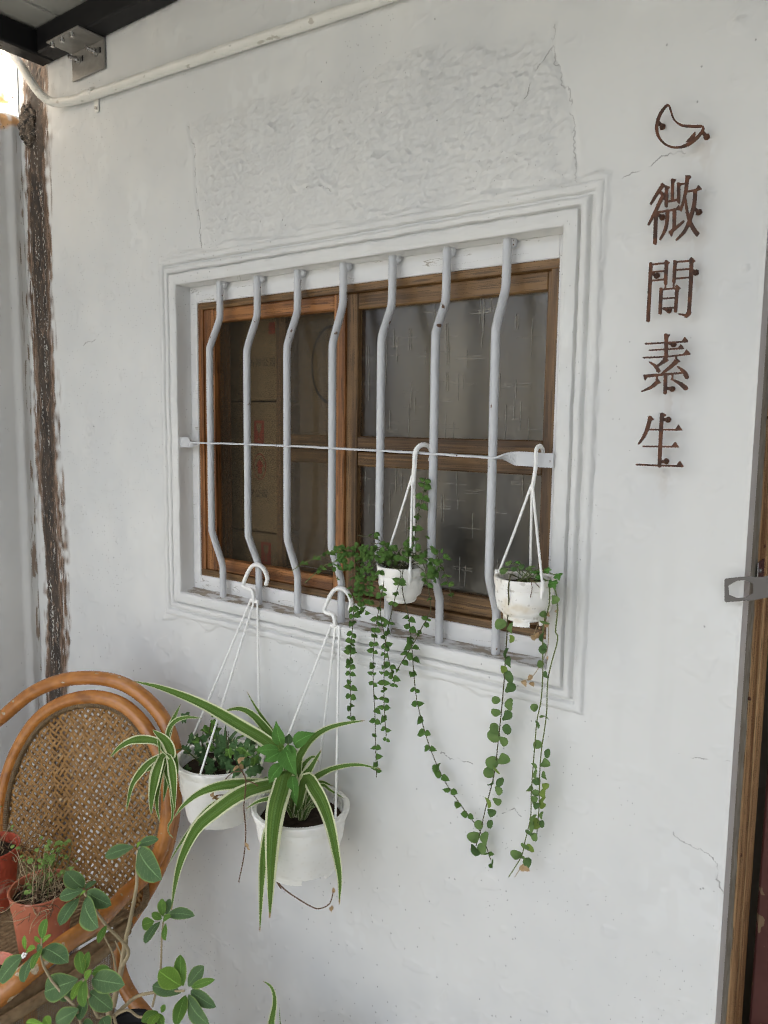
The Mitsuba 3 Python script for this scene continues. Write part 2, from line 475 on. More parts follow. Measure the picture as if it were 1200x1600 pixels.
add_bsdf('striped_leaf', leafy(striped, 0.38))
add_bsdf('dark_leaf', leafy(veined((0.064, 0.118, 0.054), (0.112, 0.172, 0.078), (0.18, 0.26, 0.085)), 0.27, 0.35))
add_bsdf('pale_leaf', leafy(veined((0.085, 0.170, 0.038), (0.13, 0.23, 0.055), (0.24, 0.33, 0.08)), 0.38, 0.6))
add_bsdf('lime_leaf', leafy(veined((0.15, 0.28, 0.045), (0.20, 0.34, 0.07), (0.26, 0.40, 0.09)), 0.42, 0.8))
add_bsdf('nettle_leaf', leafy(veined((0.075, 0.185, 0.040), (0.11, 0.24, 0.060), (0.11, 0.24, 0.06)), 0.55, 0.6))
add_bsdf('vine_leaf', leafy(plain_leaf((0.056, 0.120, 0.032), (0.115, 0.205, 0.055)), 0.4, 0.4))
add_bsdf('vine_leaf_light', leafy(plain_leaf((0.075, 0.145, 0.035), (0.12, 0.20, 0.055)), 0.4, 0.6))
add_bsdf('button_leaf', leafy(plain_leaf((0.115, 0.195, 0.068), (0.185, 0.270, 0.095)), 0.5, 0.5))
add_bsdf('button_leaf_dark', leafy(plain_leaf((0.068, 0.128, 0.048), (0.115, 0.185, 0.070)), 0.5, 0.4))
add_bsdf('button_leaf_light', leafy(plain_leaf((0.17, 0.26, 0.055), (0.25, 0.33, 0.09)), 0.5, 0.8))
add_bsdf('ivy_leaf', leafy(edged, 0.45, 0.4))
add_bsdf('weed_leaf', leafy(plain_leaf((0.16, 0.27, 0.07), (0.27, 0.38, 0.12)), 0.5, 0.7))
add_bsdf('dry_leaf', leafy(plain_leaf((0.34, 0.21, 0.10), (0.58, 0.43, 0.26)), 0.7, 0.5))
add_bsdf('green_stem', principled((0.12, 0.15, 0.05), 0.5, 0.3))
add_bsdf('dark_stem', principled((0.075, 0.075, 0.035), 0.6, 0.3))
add_bsdf('dry_stem', principled((0.13, 0.075, 0.045), 0.8, 0.2))
add_bsdf('pale_stem', principled(mikit.proc(plain_leaf((0.24, 0.185, 0.11), (0.40, 0.33, 0.21), 60)), 0.7, 0.25))
add_bsdf('straw', principled((0.36, 0.28, 0.17), 0.8, 0.2))
add_bsdf('card', principled(mikit.proc(lambda p, n, uv: mix((0.23, 0.155, 0.078), (0.285, 0.195, 0.10), fbm(p.x * 8, p.z * 120, 2.0))), 0.85, 0.2))
add_bsdf('red_ink', principled((0.30, 0.055, 0.030), 0.8, 0.2))
add_bsdf('black_ink', principled((0.06, 0.045, 0.03), 0.8, 0.2))
add_bsdf('screen_wire', principled((0.045, 0.036, 0.022), 0.6, 0.3))
add_bsdf('room_paint', principled((0.33, 0.29, 0.23), 0.8, 0.2))
add_bsdf('patterned_glass', {'type': 'bumpmap', 'tex': mikit.proc(lambda p, n, uv: 0.00022 * noise(p.x * 260, p.z * 620, 1.0) + 0.0006 * fbm(p.x * 40, p.z * 40, 2.0), eps=4e-4), 'scale': 1.0, 'bsdf': {'type': 'principledthin', 'base_color': {'type': 'rgb', 'value': [0.72, 0.70, 0.63]}, 'roughness': 0.28, 'spec_trans': 1.0, 'diff_trans': 0.0, 'eta': 1.7}})
add_bsdf('glass_ridge', principled((0.37, 0.355, 0.31), 0.3, 0.5))
add_bsdf('clear_pane', {'type': 'thindielectric'})
add_bsdf('red_door_paint', principled(mikit.proc(lambda p, n, uv: mix(mix((0.105, 0.036, 0.030), (0.145, 0.055, 0.045), fbm(p.x * 12, p.z * 9, 1.0)), (0.26, 0.17, 0.10), smoothstep(0.74, 0.77, fbm(p.x * 45, p.z * 30, 4.0)))), 0.55, 0.4))
add_bsdf('mortar', principled(mikit.proc(lambda p, n, uv: mix((0.16, 0.145, 0.115), (0.36, 0.34, 0.29), fbm(p.y * 150, p.z * 60, p.x * 100))), 0.9, 0.2))
add_bsdf('return_paint', principled(mikit.proc(lambda p, n, uv: mix((0.37, 0.35, 0.345), (0.43, 0.41, 0.40), fbm(p.y * 40, p.z * 20, 1.0))), 0.6, 0.3))


def concrete(p, n, uv):
    return mix((0.172, 0.174, 0.165), (0.255, 0.257, 0.245), fbm(p.x * 3, p.y * 3, 1.0) * 0.6 + 0.4 * fbm(p.x * 40, p.y * 40, 2.0))


add_bsdf('concrete', principled(mikit.proc(concrete), 0.9, 0.2))
add_bsdf('cream_render', principled(mikit.proc(lambda p, n, uv: mix((0.55, 0.54, 0.50), (0.63, 0.62, 0.58), fbm(p.x * 2, p.y * 2, p.z * 2))), 0.9, 0.2))
add_bsdf('curtain_cloth', principled(mikit.proc(lambda p, n, uv: mix((0.33, 0.295, 0.235), (0.44, 0.40, 0.325), noise(p.x * 20, p.z * 700, 1.0))), 0.9, 0.1))
add_bsdf('tan_render', principled((0.36, 0.30, 0.235), 0.9, 0.2))
add_bsdf('dark_timber', principled((0.10, 0.065, 0.04), 0.6, 0.3))
add_bsdf('black_rubber', principled((0.012, 0.012, 0.012), 0.6, 0.3))
# ================================================================== the setting: ground, house wall, side wall
obj('ground', box(-30, 30, -40, 3.0, G0 - 0.4, G0), 'concrete', struct=True)

wall = thing('plaster_wall', 'old light grey painted plaster wall with a rough patch above the barred window', 'wall')


def line(a, b, step):
    return np.linspace(a, b, max(2, int(round((b - a) / step)) + 1))


xs = np.unique(np.r_[line(XC, XL, 0.0028), line(XL, XR, 0.0028), line(XR, XE, 0.0028)])
zs = np.unique(np.r_[line(G0 - 0.02, ZB, 0.0028), line(ZB, ZT, 0.0028), line(ZT, 2.62, 0.0028)])
GX, GZ = np.meshgrid(xs, zs)
P3 = np.stack([GX, GX * 0, GZ], -1)
PATCH = Polygon(wall_pts([(296, 193), (330, 178), (420, 150), (470, 140), (560, 106), (640, 82), (700, 68), (790, 62), (838, 46), (864, 50), (882, 120), (896, 200), (903, 288), (880, 300), (740, 322), (600, 348), (450, 372), (316, 392), (309, 320), (304, 240)]))
H = 0.0016 * (meshkit.fbm(P3 * [7, 1, 6], 3, 1) - 0.5) * 2 + 0.0006 * (meshkit.fbm(P3 * [38, 1, 30], 2, 2) - 0.5) * 2
blob = meshkit.fbm(P3 * [24, 1, 24], 3, 9)
H += 0.0010 * np.clip((blob - 0.66) / 0.06, 0, 1)
# the rough patch: a coat dashed on, with a ragged border
x0, z0, x1, z1 = PATCH.bounds
near = (GX > x0 - 0.06) & (GX < x1 + 0.06) & (GZ > z0 - 0.06) & (GZ < z1 + 0.06)
q = P3[near]
wob = 0.05 * (meshkit.fbm(q * 22, 3, 3) - 0.5)
pts = shapely.points(q[:, 0], q[:, 2])
sd = shapely.distance(pts, PATCH.exterior) * np.where(shapely.contains(PATCH, pts), 1, -1) + wob
m = np.clip(sd / 0.028, 0, 1)
right = np.clip((q[:, 0] + 1.15) / 0.3, 0, 1)
lumps = meshkit.fbm(q * [52, 1, 70] + [3, 0, 0], 4, 5) - 0.5
grit = meshkit.noise(q * [210, 1, 210], 6) * meshkit.noise(q * [340, 1, 340], 8)
sweep = meshkit.fbm(q * [9, 1, 22] + 7, 2, 15)
tex = (0.0058 + 0.002 * right) * lumps * (0.45 + 1.1 * sweep) + 0.0042 * (grit - 0.25) * (0.5 + sweep)
amp = 1.12 + 0.25 * np.clip((q[:, 0] + 1.45) / 0.6, 0, 1)
H[near] += m * (0.0020 + tex * amp)
for c, dep, wd in ((CRACKS[0], 0.0035, 0.004), (CRACKS[1], 0.0022, 0.004), (CRACKS[2], 0.002, 0.004)):
    L = LineString(c)
    d = shapely.distance(pts, L)
    H[near] -= dep * np.exp(-(d / wd) ** 2)
L = LineString(CRACKS[8])
d = shapely.distance(pts, L)
H[near] += 0.005 * np.exp(-((d - 0.006) / 0.008) ** 2)
# small rough patch low on the left
c = at(138, 678)
rr = np.hypot((GX - c[0]) / 0.045, (GZ - c[2]) / 0.085) + 0.6 * (meshkit.fbm(P3 * 30, 2, 8) - 0.5)
H += np.clip(1.3 - rr, 0, 1) * 0.0055 * (meshkit.fbm(P3 * [85, 1, 85], 2, 11) - 0.4)
# scars of old fixings on the right
for (u, v), s in (((1155, 36), 0.007), ((925, 560), 0.005), ((1110, 300), 0.006), ((935, 415), 0.008), ((1040, 740), 0.005), ((1165, 420), 0.004)):
    c = at(u, v)
    rr = np.hypot(GX - c[0], GZ - c[2]) / s + 0.8 * (meshkit.noise(P3 * 160, 3) - 0.5)
    H += 0.003 * np.clip(1.5 - rr, 0, 1)
# ragged mortar border round the moulding
dx = np.maximum(np.maximum(XL - GX, GX - XR), 0)
dz = np.maximum(np.maximum(ZB - GZ, GZ - ZT), 0)
D = np.maximum(dx, dz)
below = (GZ < ZB).astype(float) * np.clip((dz - dx) / 0.02 + 1, 0, 1)
ragged = 0.064 + 0.010 * meshkit.noise(P3 * 28, 2) + below * (0.040 * meshkit.fbm(P3 * [15, 1, 5], 3, 12) - 0.012) * np.clip((XR - GX) / 0.12, 0, 1)
ragged += 0.016 * meshkit.noise(P3 * [30, 1, 30], 31) * np.exp(-((GX - XR - 0.06) / 0.05) ** 2) * np.clip((GZ - (ZT - 0.09)) / 0.03, 0, 1) + 0.02 * np.clip((GZ - ZT) / 0.02, 0, 1) * meshkit.noise(P3 * [16, 1, 9], 21)
H += 0.0046 * np.clip((ragged - D) / 0.006, 0, 1) * (0.75 + 0.5 * meshkit.noise(P3 * 50, 4))
# the wet corner: crumbling render standing proud in places
cx = np.interp(GZ, [0.3, 2.4], [float(core_x[-1][1]) + (core_x[0][1] - core_x[-1][1]) * (0.3 - core_x[-1][0]) / (core_x[0][0] - core_x[-1][0]),
                                float(core_x[-1][1]) + (core_x[0][1] - core_x[-1][1]) * (2.4 - core_x[-1][0]) / (core_x[0][0] - core_x[-1][0])])
wet = np.clip(1.25 - np.abs(GX - cx + 0.01 * (meshkit.noise(P3 * [9, 1, 9], 3) - 0.5)) / 0.045, 0, 1)
H += wet * (0.009 * (meshkit.fbm(P3 * [70, 1, 16], 3, 13) - 0.42) + 0.004 * (meshkit.noise(P3 * [190, 1, 90], 14) - 0.5))
H = np.where(GX > XE - 0.004, 0.0012, H)
keep = ~((GX[:-1, :-1] >= XL - 1e-6) & (GX[1:, 1:] <= XR + 1e-6) & (GZ[:-1, :-1] >= ZB - 1e-6) & (GZ[1:, 1:] <= ZT + 1e-6))
# the moulding covers the wall next to the opening
H = np.where(D < 0.058, np.minimum(H, -0.002), H)
ins = np.zeros(GX.shape, bool)
ins[near] = sd > 0.004
ins = ins[:-1, :-1]
obj('plaster_face', grid_mesh(GX, -H, GZ, keep & ~ins), 'wall_paint', wall, smooth=True)
obj('rough_patch', grid_mesh(GX, -H, GZ, keep & ins), 'rough_paint', wall, smooth=True, label='rough dashed plaster patch above the window')
for a in ((XC - 0.3, XL, 0.02, 0.14, G0, 3.1), (XR, XE - 0.004, 0.02, 0.14, G0, 3.1), (XL, XR, 0.02, 0.14, G0, ZB - 0.012), (XL, XR, 0.02, 0.14, ZT, 3.1)):
    obj('masonry', box(*a), 'grey_paint', wall, smooth=False)
obj('upper_face', box(XC, XE, -0.002, 0.019, 2.618, 3.1), 'grey_paint', wall, smooth=False)

# the moulded surround, swept round the opening with mitred corners
prof = [(0.0, -0.002), (0.0, 0.0075), (0.0025, 0.0105), (0.012, 0.0118), (0.0245, 0.0105), (0.0265, 0.0088), (0.0275, 0.0005), (0.0300, 0.0000), (0.0315, 0.0078), (0.0335, 0.0100),
        (0.0395, 0.0108), (0.0430, 0.0098), (0.0450, 0.0050), (0.0465, -0.0005), (0.0500, -0.0005), (0.0520, 0.0055), (0.0545, 0.0082), (0.0620, 0.0078), (0.0660, 0.0058), (0.0700, -0.002)]
rows = []
corners = [(XL, ZB), (XR, ZB), (XR, ZT), (XL, ZT)]
for k in range(4):
    (ax, az), (bx, bz) = corners[k], corners[(k + 1) % 4]
    n = int(max(abs(bx - ax), abs(bz - az)) / 0.006)
    for i in range(n):
        t = i / n
        ox, oz = (bz - az), -(bx - ax)
        ln = math.hypot(ox, oz)
        ox, oz = ox / ln, oz / ln
        L = math.hypot(bx - ax, bz - az)
        s = t * L
        rows.append([(ax + (bx - ax) * t + ox * d + (bx - ax) / L * (d * (2 * t - 1)), az + (bz - az) * t + oz * d + (bz - az) / L * (d * (2 * t - 1)), d, h) for d, h in prof])
rows.append(rows[0])
A = np.array(rows)
pt = np.stack([A[..., 0], A[..., 0] * 0, A[..., 1]], -1)
wv = 0.0018 * (meshkit.fbm(pt * 30, 2, 4) - 0.5) * 2
hh = A[..., 3] + np.where(A[..., 3] > 0.001, 0.0024 * (meshkit.fbm(pt * 26, 3, 5) - 0.5) * 2 + 0.0007 * (meshkit.noise(pt * 150, 6) - 0.5), 0)
edge = (A[..., 2] > 0.001)
sur = grid_mesh(A[..., 0] + wv * edge, -hh, A[..., 1] + wv * edge)
obj('window_moulding', sur, 'wall_paint', wall, smooth=50)
# reveals and the sloping sill
rv = []
for (ax, az), (bx, bz) in ((corners[0], corners[3]), (corners[3], corners[2]), (corners[2], corners[1])):
    n = 90
    t = np.linspace(0, 1, n)[:, None]
    yy = np.linspace(-0.004, 0.036, 8)[None, :]
    X, Z, Y = ax + (bx - ax) * t + 0 * yy, az + (bz - az) * t + 0 * yy, yy + 0 * t
    nx, nz = (1, 0) if ax == bx == XL else ((0, -1) if az == bz else (-1, 0))
    w = 0.0016 * (meshkit.fbm(np.stack([X, Y, Z], -1) * 35, 2, 7) - 0.3)
    rv.append(grid_mesh(X + nx * w, Y, Z + nz * w))
obj('reveal', cat(rv), 'grey_paint', wall, smooth=True)
t, yy = np.linspace(0, 1, 200)[:, None], np.linspace(-0.0075, 0.036, 10)[None, :]
X, Y = XL + (XR - XL) * t + 0 * yy, yy + 0 * t
Z = ZB - 0.001 + (Y + 0.0075) * 0.16 + 0.003 * (meshkit.fbm(np.stack([X, Y, X * 0], -1) * [28, 60, 1], 3, 3) - 0.5)
obj('sloping_sill', grid_mesh(X, Y, Z), 'dirty_sill', wall, smooth=True)

# the side wall in the corner
yv, zv = line(-1.35, 0.0, 0.007), line(G0, 3.0, 0.007)
GY, GZ2 = np.meshgrid(yv, zv)
Q = np.stack([GY, GY * 0 + 4, GZ2], -1)
h2 = 0.004 * (meshkit.fbm(Q * [8, 1, 8], 3, 2) - 0.5) + 0.0012 * (meshkit.fbm(Q * 60, 2, 3) - 0.5)
topr = np.clip((GZ2 - 2.34 + 0.1 * (meshkit.fbm(Q * 9, 2, 6) - 0.5)) / 0.03, 0, 1)
h2 += topr * (0.020 * (meshkit.fbm(Q * 26, 3, 8) - 0.6) - 0.008)
h2 += 0.008 * np.clip(1 - np.abs(GY + 0.028) / 0.02, 0, 1) * (1 - topr)
side = thing('side_wall', 'grey painted side wall at the left edge with a crumbling sunlit top', 'wall')
obj('plaster_face', grid_mesh(XC + h2, GY, GZ2), 'side_paint', side, smooth=True)
obj('masonry', box(XC - 0.2, XC - 0.012, -1.35, 0.02, G0, 3.0), 'grey_paint', side, smooth=False)

# lump of mouldy mortar under the roof in the corner
lump = trimesh.creation.icosphere(4)
v = lump.vertices
r = 1 + 0.9 * (meshkit.fbm(v * 2.2 + 5, 3, 3) - 0.5) + 0.25 * (meshkit.noise(v * 9, 4) - 0.5)
lump.vertices = v * r[:, None] * [0.032, 0.018, 0.056] + [-2.200, -0.004, 2.340]
solo('mortar_lump', lump, 'mould', 'black mouldy lump of mortar stuck in the wall corner below the roof', 'mortar', smooth=True)

# ------------------------------------------------------------------ canopy: beams and ribbed roof sheet
def beam(x0, x1, y0, y1, z0, z1, label):
    t = 0.004
    k = thing('roof_beam', label, 'beam')
    obj('hollow_section', box(x0, x1, y0, y1, z0, z1, 0.004), 'black_steel', k, smooth=30)
    return k


beam(-2.05, 2.4, -0.058, -0.003, 2.476, 2.541, 'black steel beam running along the top of the grey wall')
beam(-2.112, -2.056, -1.66, -0.003, 2.476, 2.541, 'black steel beam crossing the upper left corner towards the viewer')
beam(-2.05, 2.4, -1.65, -1.595, 2.476, 2.541, 'black steel beam at the outer edge of the canopy')
roof = thing('canopy_roof', 'pale ribbed canopy roof sheet above the black beams', 'roof')
x = -2.112
while x < 2.39:
    w = 0.155
    obj('roof_panel', box(x + 0.002, x + w - 0.002, -1.66, -0.003, 2.546, 2.575, 0.003), 'roof_sheet', roof, smooth=30)
    if x < -0.6:
        obj('panel_seam', box(x + w - 0.006, x + w + 0.006, -1.66, -0.06, 2.541, 2.546), 'roof_sheet', roof, smooth=False)
    x += w
br = thing('angle_bracket', 'galvanised steel angle bracket bolted to the wall under the beam', 'bracket')
obj('wall_plate', box(-1.966, -1.822, -0.0085, -0.0035, 2.400, 2.470, 0.001), 'galvanised', br, smooth=30)
obj('top_plate', box(-1.966, -1.822, -0.080, -0.0035, 2.4703, 2.4750, 0.001), 'galvanised', br, smooth=30)
for bx in (-1.935, -1.856):
    nut = trimesh.creation.cylinder(0.0085, 0.007, sections=6, transform=trimesh.geometry.align_vectors([0, 0, 1], [0, -1, 0]))
    nut.apply_translation([bx, -0.014, 2.447])
    b = obj('bolt', nut, 'bright_steel', br, smooth=False)
    st = trimesh.creation.cylinder(0.0045, 0.034, sections=14, transform=trimesh.geometry.align_vectors([0, 0, 1], [0, -1, 0]))
    st.apply_translation([bx, -0.020, 2.447])
    obj('threaded_end', st, 'bright_steel', b)
    ws = trimesh.creation.cylinder(0.0115, 0.0018, sections=24, transform=trimesh.geometry.align_vectors([0, 0, 1], [0, -1, 0]))
    ws.apply_translation([bx, -0.0096, 2.447])
    obj('washer', ws, 'galvanised', b)
    sl = box(bx + 0.016, bx + 0.022, -0.0092, -0.0086, 2.440, 2.454)
    obj('slot', sl, 'black_steel', br, smooth=False)
for bx in (-1.95, -1.905, -1.86):
    st = trimesh.creation.cylinder(0.0055, 0.012, sections=12)
    st.apply_translation([bx, -0.072, 2.466])
    obj('screw', st, 'bright_steel', br)

pipe = thing('conduit_pipe', 'cream plastic conduit pipe running along the wall below the beam', 'pipe')
pp = [at(760, -63, -0.016), at(590, 0, -0.016), at(300, 95.5, -0.016), at(150, 146.5, -0.0165), at(108, 158, -0.019), at(84, 160, -0.026), at(66, 150, -0.040), at(50, 130, -0.052), at(34, 104, -0.062), at(18, 82, -0.070)]
obj('tube', tube(pp, 0.0118, 16, 90), 'conduit_plastic', pipe, smooth=True)
cp = at(140, 148, -0.017)
tg = at(160, 142, -0.016) - at(120, 155, -0.018)
tg /= np.linalg.norm(tg)
obj('coupling', tube([cp - tg * 0.025, cp + tg * 0.022], 0.0132, 16), 'conduit_plastic', pipe)
cl = thing('pipe_clip', 'small white plastic clip holding the conduit pipe to the wall', 'clip')
obj('strap', tube([cp + tg * 0.002 - [0, 0.0, 0], cp + tg * 0.014], 0.0146, 16), 'conduit_plastic', cl)
tb = at(150, 165, -0.006)
obj('tab', box(tb[0] - 0.009, tb[0] + 0.009, -0.006, -0.002, tb[2] - 0.016, tb[2] + 0.030, 0.002), 'conduit_plastic', cl)
sc = trimesh.creation.cylinder(0.004, 0.003, sections=12, transform=trimesh.geometry.align_vectors([0, 0, 1], [0, -1, 0]))
sc.apply_translation([tb[0], -0.007, tb[2] - 0.006])
obj('screw', sc, 'galvanised', cl)

# ------------------------------------------------------------------ wooden window
win = thing('wooden_window', 'varnished wooden sliding window set in the grey wall behind the bars', 'window')
wl, wr, wb, wt = -1.529, -0.575, 1.113, 1.793
for a in ((XL, wl, 0.034, 0.052, ZB + 0.002, ZT), (wr, XR, 0.034, 0.052, ZB + 0.002, ZT), (wl, wr, 0.034, 0.052, wt, ZT), (wl, wr, 0.034, 0.052, ZB + 0.002, wb)):
    obj('painted_board', box(*a, 0.0015), 'board_paint', win, label='white painted cracked board round the wooden frame')
f = 0.016
for a, m in (((wl, wr, 0.038, 0.13, wt - f, wt), 'h'), ((wl, wr, 0.038, 0.13, wb, wb + f), 'h'), ((wl, wl + f, 0.038, 0.13, wb + f, wt - f), 'v'), ((wr - f, wr, 0.038, 0.13, wb + f, wt - f), 'v')):
    obj('outer_frame', box(*a, 0.001), ('wood_red_' if a[1] < -1.0 and m == 'v' else 'wood_brown_') + m, win)


def sash(name, x0, x1, y0, y1, st_l, st_r, rail_t, rail_b, wood, mid=None, label=None):
    """A sash: its stiles and rails are sub-parts."""
    z0, z1 = wb + f, wt - f
    k = f'{win}__{name}' if used.get(f'{win}__{name}', 0) == 0 else None
    k = numbered(f'{win}__{name}')
    if label:
        labels[k] = {'label': label}
    obj('stile', box(x0, x0 + st_l, y0, y1, z0, z1, 0.002), f'{wood}_v', k)
    obj('stile', box(x1 - st_r, x1, y0, y1, z0, z1, 0.002), f'{wood}_v', k)
    obj('rail', box(x0 + st_l, x1 - st_r, y0 + 0.0015, y1, z1 - rail_t, z1, 0.002), f'{wood}_h', k)
    obj('rail', box(x0 + st_l, x1 - st_r, y0 + 0.0015, y1, z0, z0 + rail_b, 0.002), f'{wood}_h', k)
    if mid:
        zm, g = mid
        obj('rail', box(x0 + st_l, x1 - st_r, y0 + 0.0015, y1, zm + 0.002, zm + g, 0.002), f'{wood}_h', k)
        obj('rail', box(x0 + st_l, x1 - st_r, y0 + 0.003, y1, zm - g, zm - 0.002, 0.002), f'{wood}_h', k)
    return k


xs_l, xs_r = wl + f, at(538, 690, 0.044)[0]
scr = sash('screen_sash', xs_l, xs_r, 0.042, 0.066, 0.036, 0.030, 0.032, 0.032, 'wood_red', label='reddish sash with a fine insect screen on the left')
x0, x1, z0, z1 = xs_l + 0.036, xs_r - 0.030, wb + f + 0.032, wt - f - 0.032
wires = []
for xx in np.arange(x0, x1, 0.0016):
    wires.append(box(xx, xx + 0.00028, 0.0610, 0.0611, z0, z1))
for zz in np.arange(z0, z1, 0.0016):
    wires.append(box(x0, x1, 0.0612, 0.0613, zz, zz + 0.00028))
obj('insect_mesh', cat(wires), 'screen_wire', scr, smooth=False, stuff=True)

gx0, gx1 = at(541, 690, 0.052)[0], wr - f
gl = sash('glazed_sash', gx0, gx1, 0.050, 0.078, at(558, 690, 0.052)[0] - gx0, gx1 - at(848, 690, 0.052)[0], 0.034, 0.040, 'wood_brown', (1.444, 0.032), label='darker sash with two panes of patterned glass on the right')
px0, px1 = at(556, 690, 0.066)[0], at(850, 690, 0.066)[0]
for za, zb_ in ((wb + f + 0.034, 1.416), (1.472, wt - f - 0.030)):
    X, Z = np.meshgrid(np.linspace(px0, px1, 40), np.linspace(za, zb_, 34))
    g = obj('pane', grid_mesh(X, X * 0 + 0.066 + 0.0004 * (meshkit.fbm(np.stack([X, X * 0, Z], -1) * 9, 2, 3) - 0.5), Z), 'patterned_glass', gl, smooth=True)
    rid = []
    r2 = np.random.default_rng(int(za * 1000))
    nc = int((zb_ - za) * (px1 - px0) / 0.0030)
    for _ in range(nc):
        cx_, cz_ = r2.uniform(px0 + 0.02, px1 - 0.02), r2.uniform(za + 0.015, zb_ - 0.015)
        for vert in (0, 1):
            ln, off = r2.uniform(0.014, 0.034), r2.uniform(-0.008, 0.008)
            if r2.random() < 0.12:
                continue
            a, b = (cx_ + off - ln, cx_ + off + ln) if not vert else (cz_ + off - ln, cz_ + off + ln)
            a, b = (max(a, px0), min(b, px1)) if not vert else (max(a, za), min(b, zb_))
            w = 0.00024
            for rep in range(2 if r2.random() < 0.3 else 1):
                o = rep * 0.005
                rid.append(box(a, b, 0.0640, 0.0657, cz_ + o - w, cz_ + o + w) if not vert else box(cx_ + o - w, cx_ + o + w, 0.0640, 0.0657, a, b))
    obj('moulded_line', cat(rid), 'glass_ridge', gl, smooth=False, stuff=True)
# the second glazed sash, slid behind the screen
bx0 = at(435, 690, 0.095)[0]
bk = sash('glazed_sash', bx0, gx0 + 0.02, 0.086, 0.108, 0.030, 0.03, 0.03, 0.03, 'wood_brown', (1.444, 0.032), label='second glazed sash slid behind the insect screen')
for za, zb_ in ((wb + f + 0.03, 1.416), (1.472, wt - f - 0.03)):
    obj('pane', (np.array([[bx0 + 0.03, 0.097, za], [gx0 - 0.01, 0.097, za], [gx0 - 0.01, 0.097, zb_], [bx0 + 0.03, 0.097, zb_]]), np.array([[0, 1, 2, 3]])), 'clear_pane', bk, smooth=False)

# the curtain behind the patterned glass, and what stands on the inner sill
ct = thing('curtain', 'beige curtain hanging in folds behind the patterned glass panes', 'curtain')
for x0_, x1_ in ((-1.08, -0.80), (-0.765, -0.50)):
    uu, zz0 = np.meshgrid(np.linspace(x0_, x1_, 90), np.linspace(0.95, 1.95, 12))
    fy = 0.225 + 0.030 * np.sin(uu * 58 + 1.8 * np.sin(uu * 17)) + 0.008 * np.sin(uu * 140 + zz0 * 3)
    obj('cloth', grid_mesh(uu, fy, zz0), 'curtain_cloth', ct, smooth=True)
for x_, lab in ((-0.735, 'dark bottle standing behind the lower right glass pane'), (-0.86, 'slim dark bottle standing behind the lower left part of the glass')):
    bt_ = lathe([(0.0005, 0), (0.028, 0), (0.030, 0.01), (0.030, 0.16), (0.012, 0.21), (0.011, 0.27), (0.0005, 0.27)], [x_, 0.165, 1.13], 24)
    solo('bottle', bt_, 'black_rubber', lab, 'bottle')
solo('storage_tin', box(-0.70, -0.585, 0.135, 0.19, 1.13, 1.235, 0.006), 'black_rubber', 'dark square tin behind the lower right corner of the glass', 'tin')
obj('inner_sill', box(XL, XR, 0.131, 0.24, 1.10, 1.128), 'board_paint', win, smooth=False)

# the room behind the window
obj('room', cat([box(-3.0, 0.6, 2.2, 2.3, 0, 2.8), box(-3.1, -3.0, 0.14, 2.3, 0, 2.8), box(0.6, 0.7, 0.14, 2.3, 0, 2.8), box(-3.1, 0.7, 0.14, 2.3, -0.1, 0.0), box(-3.1, 0.7, 0.14, 2.3, 2.8, 2.9)]), 'room_paint', struct=True, smooth=False)


# ------------------------------------------------------------------ cartons seen through the screen
def prints(pairs, org, s, y, key, ink):
    ms = [extrude_xz(stroke([(org[0] + px * s, org[2] - pz * s) for px, pz in pl], w * s), y - 0.0006, y) for pl, w in pairs]
    obj('printed_mark', cat(ms), ink, key, smooth=False)


def carton(x0, x1, y0, y1, z0, z1, label):
    k = thing('cardboard_carton', label, 'carton', None)
    obj('board', box(x0, x1, y0, y1, z0, z1, 0.003), 'card', k)
    zs_ = (z0 + z1) / 2
    return k


CY = 0.16
cl_, cr_ = at(352, 690, CY)[0] - 0.12, at(433, 690, CY)[0]
zc = [at(410, v, CY)[2] for v in (470, 627, 832, 900)]
c1 = carton(cl_, cr_, CY, CY + 0.35, zc[1] + 0.002, zc[0] + 0.08, 'brown cardboard carton with black lettering, topmost of the stack behind the screen')
c2 = carton(cl_, cr_ + 0.004, CY, CY + 0.35, zc[2] + 0.002, zc[1] - 0.002, 'brown carton with a red arrow in a ring, middle of the stack behind the screen')
c3 = carton(cl_, cr_ + 0.002, CY, CY + 0.35, 0.72, zc[2] - 0.002, 'brown cardboard carton with a dark red mark, lowest of the stack behind the screen')
c4 = carton(at(436, 690, 0.24)[0], at(560, 690, 0.24)[0], 0.24, 0.6, 0.5, at(480, 455, 0.24)[2] + 0.1, 'tall cardboard carton with a printed ring behind the back glazed sash')
G = {'you': [([(5, 18), (95, 18)], 9), ([(50, 2), (40, 30), (8, 62)], 9), ([(34, 42), (34, 98)], 9), ([(34, 42), (80, 42), (80, 96)], 9), ([(34, 60), (78, 60)], 8), ([(34, 77), (78, 77)], 8)],
     'xian': [([(10, 5), (10, 98)], 9), ([(10, 8), (38, 8), (24, 34), (38, 52), (16, 62)], 9), ([(50, 8), (50, 95), (68, 84)], 9), ([(50, 8), (88, 8), (88, 46), (50, 46)], 9), ([(50, 27), (86, 27)], 8), ([(62, 48), (95, 95)], 9), ([(92, 56), (74, 68)], 8)],
     'gong': [([(38, 8), (8, 52)], 10), ([(60, 8), (95, 50)], 10), ([(50, 48), (22, 90), (80, 84)], 10), ([(66, 66), (90, 98)], 10)],
     'si': [([(10, 10), (90, 10), (86, 92), (72, 96)], 10), ([(12, 34), (66, 34)], 9), ([(18, 52), (18, 86), (62, 86), (62, 52), (18, 52)], 9)]}
s_ = 0.021 / 100


def text(chars, u, v, key):
    o = at(u, v, CY)
    for i, ch in enumerate(chars):
        prints(G[ch], o + np.array([i * 0.0245, 0, 0]), s_, CY, key, 'black_ink')


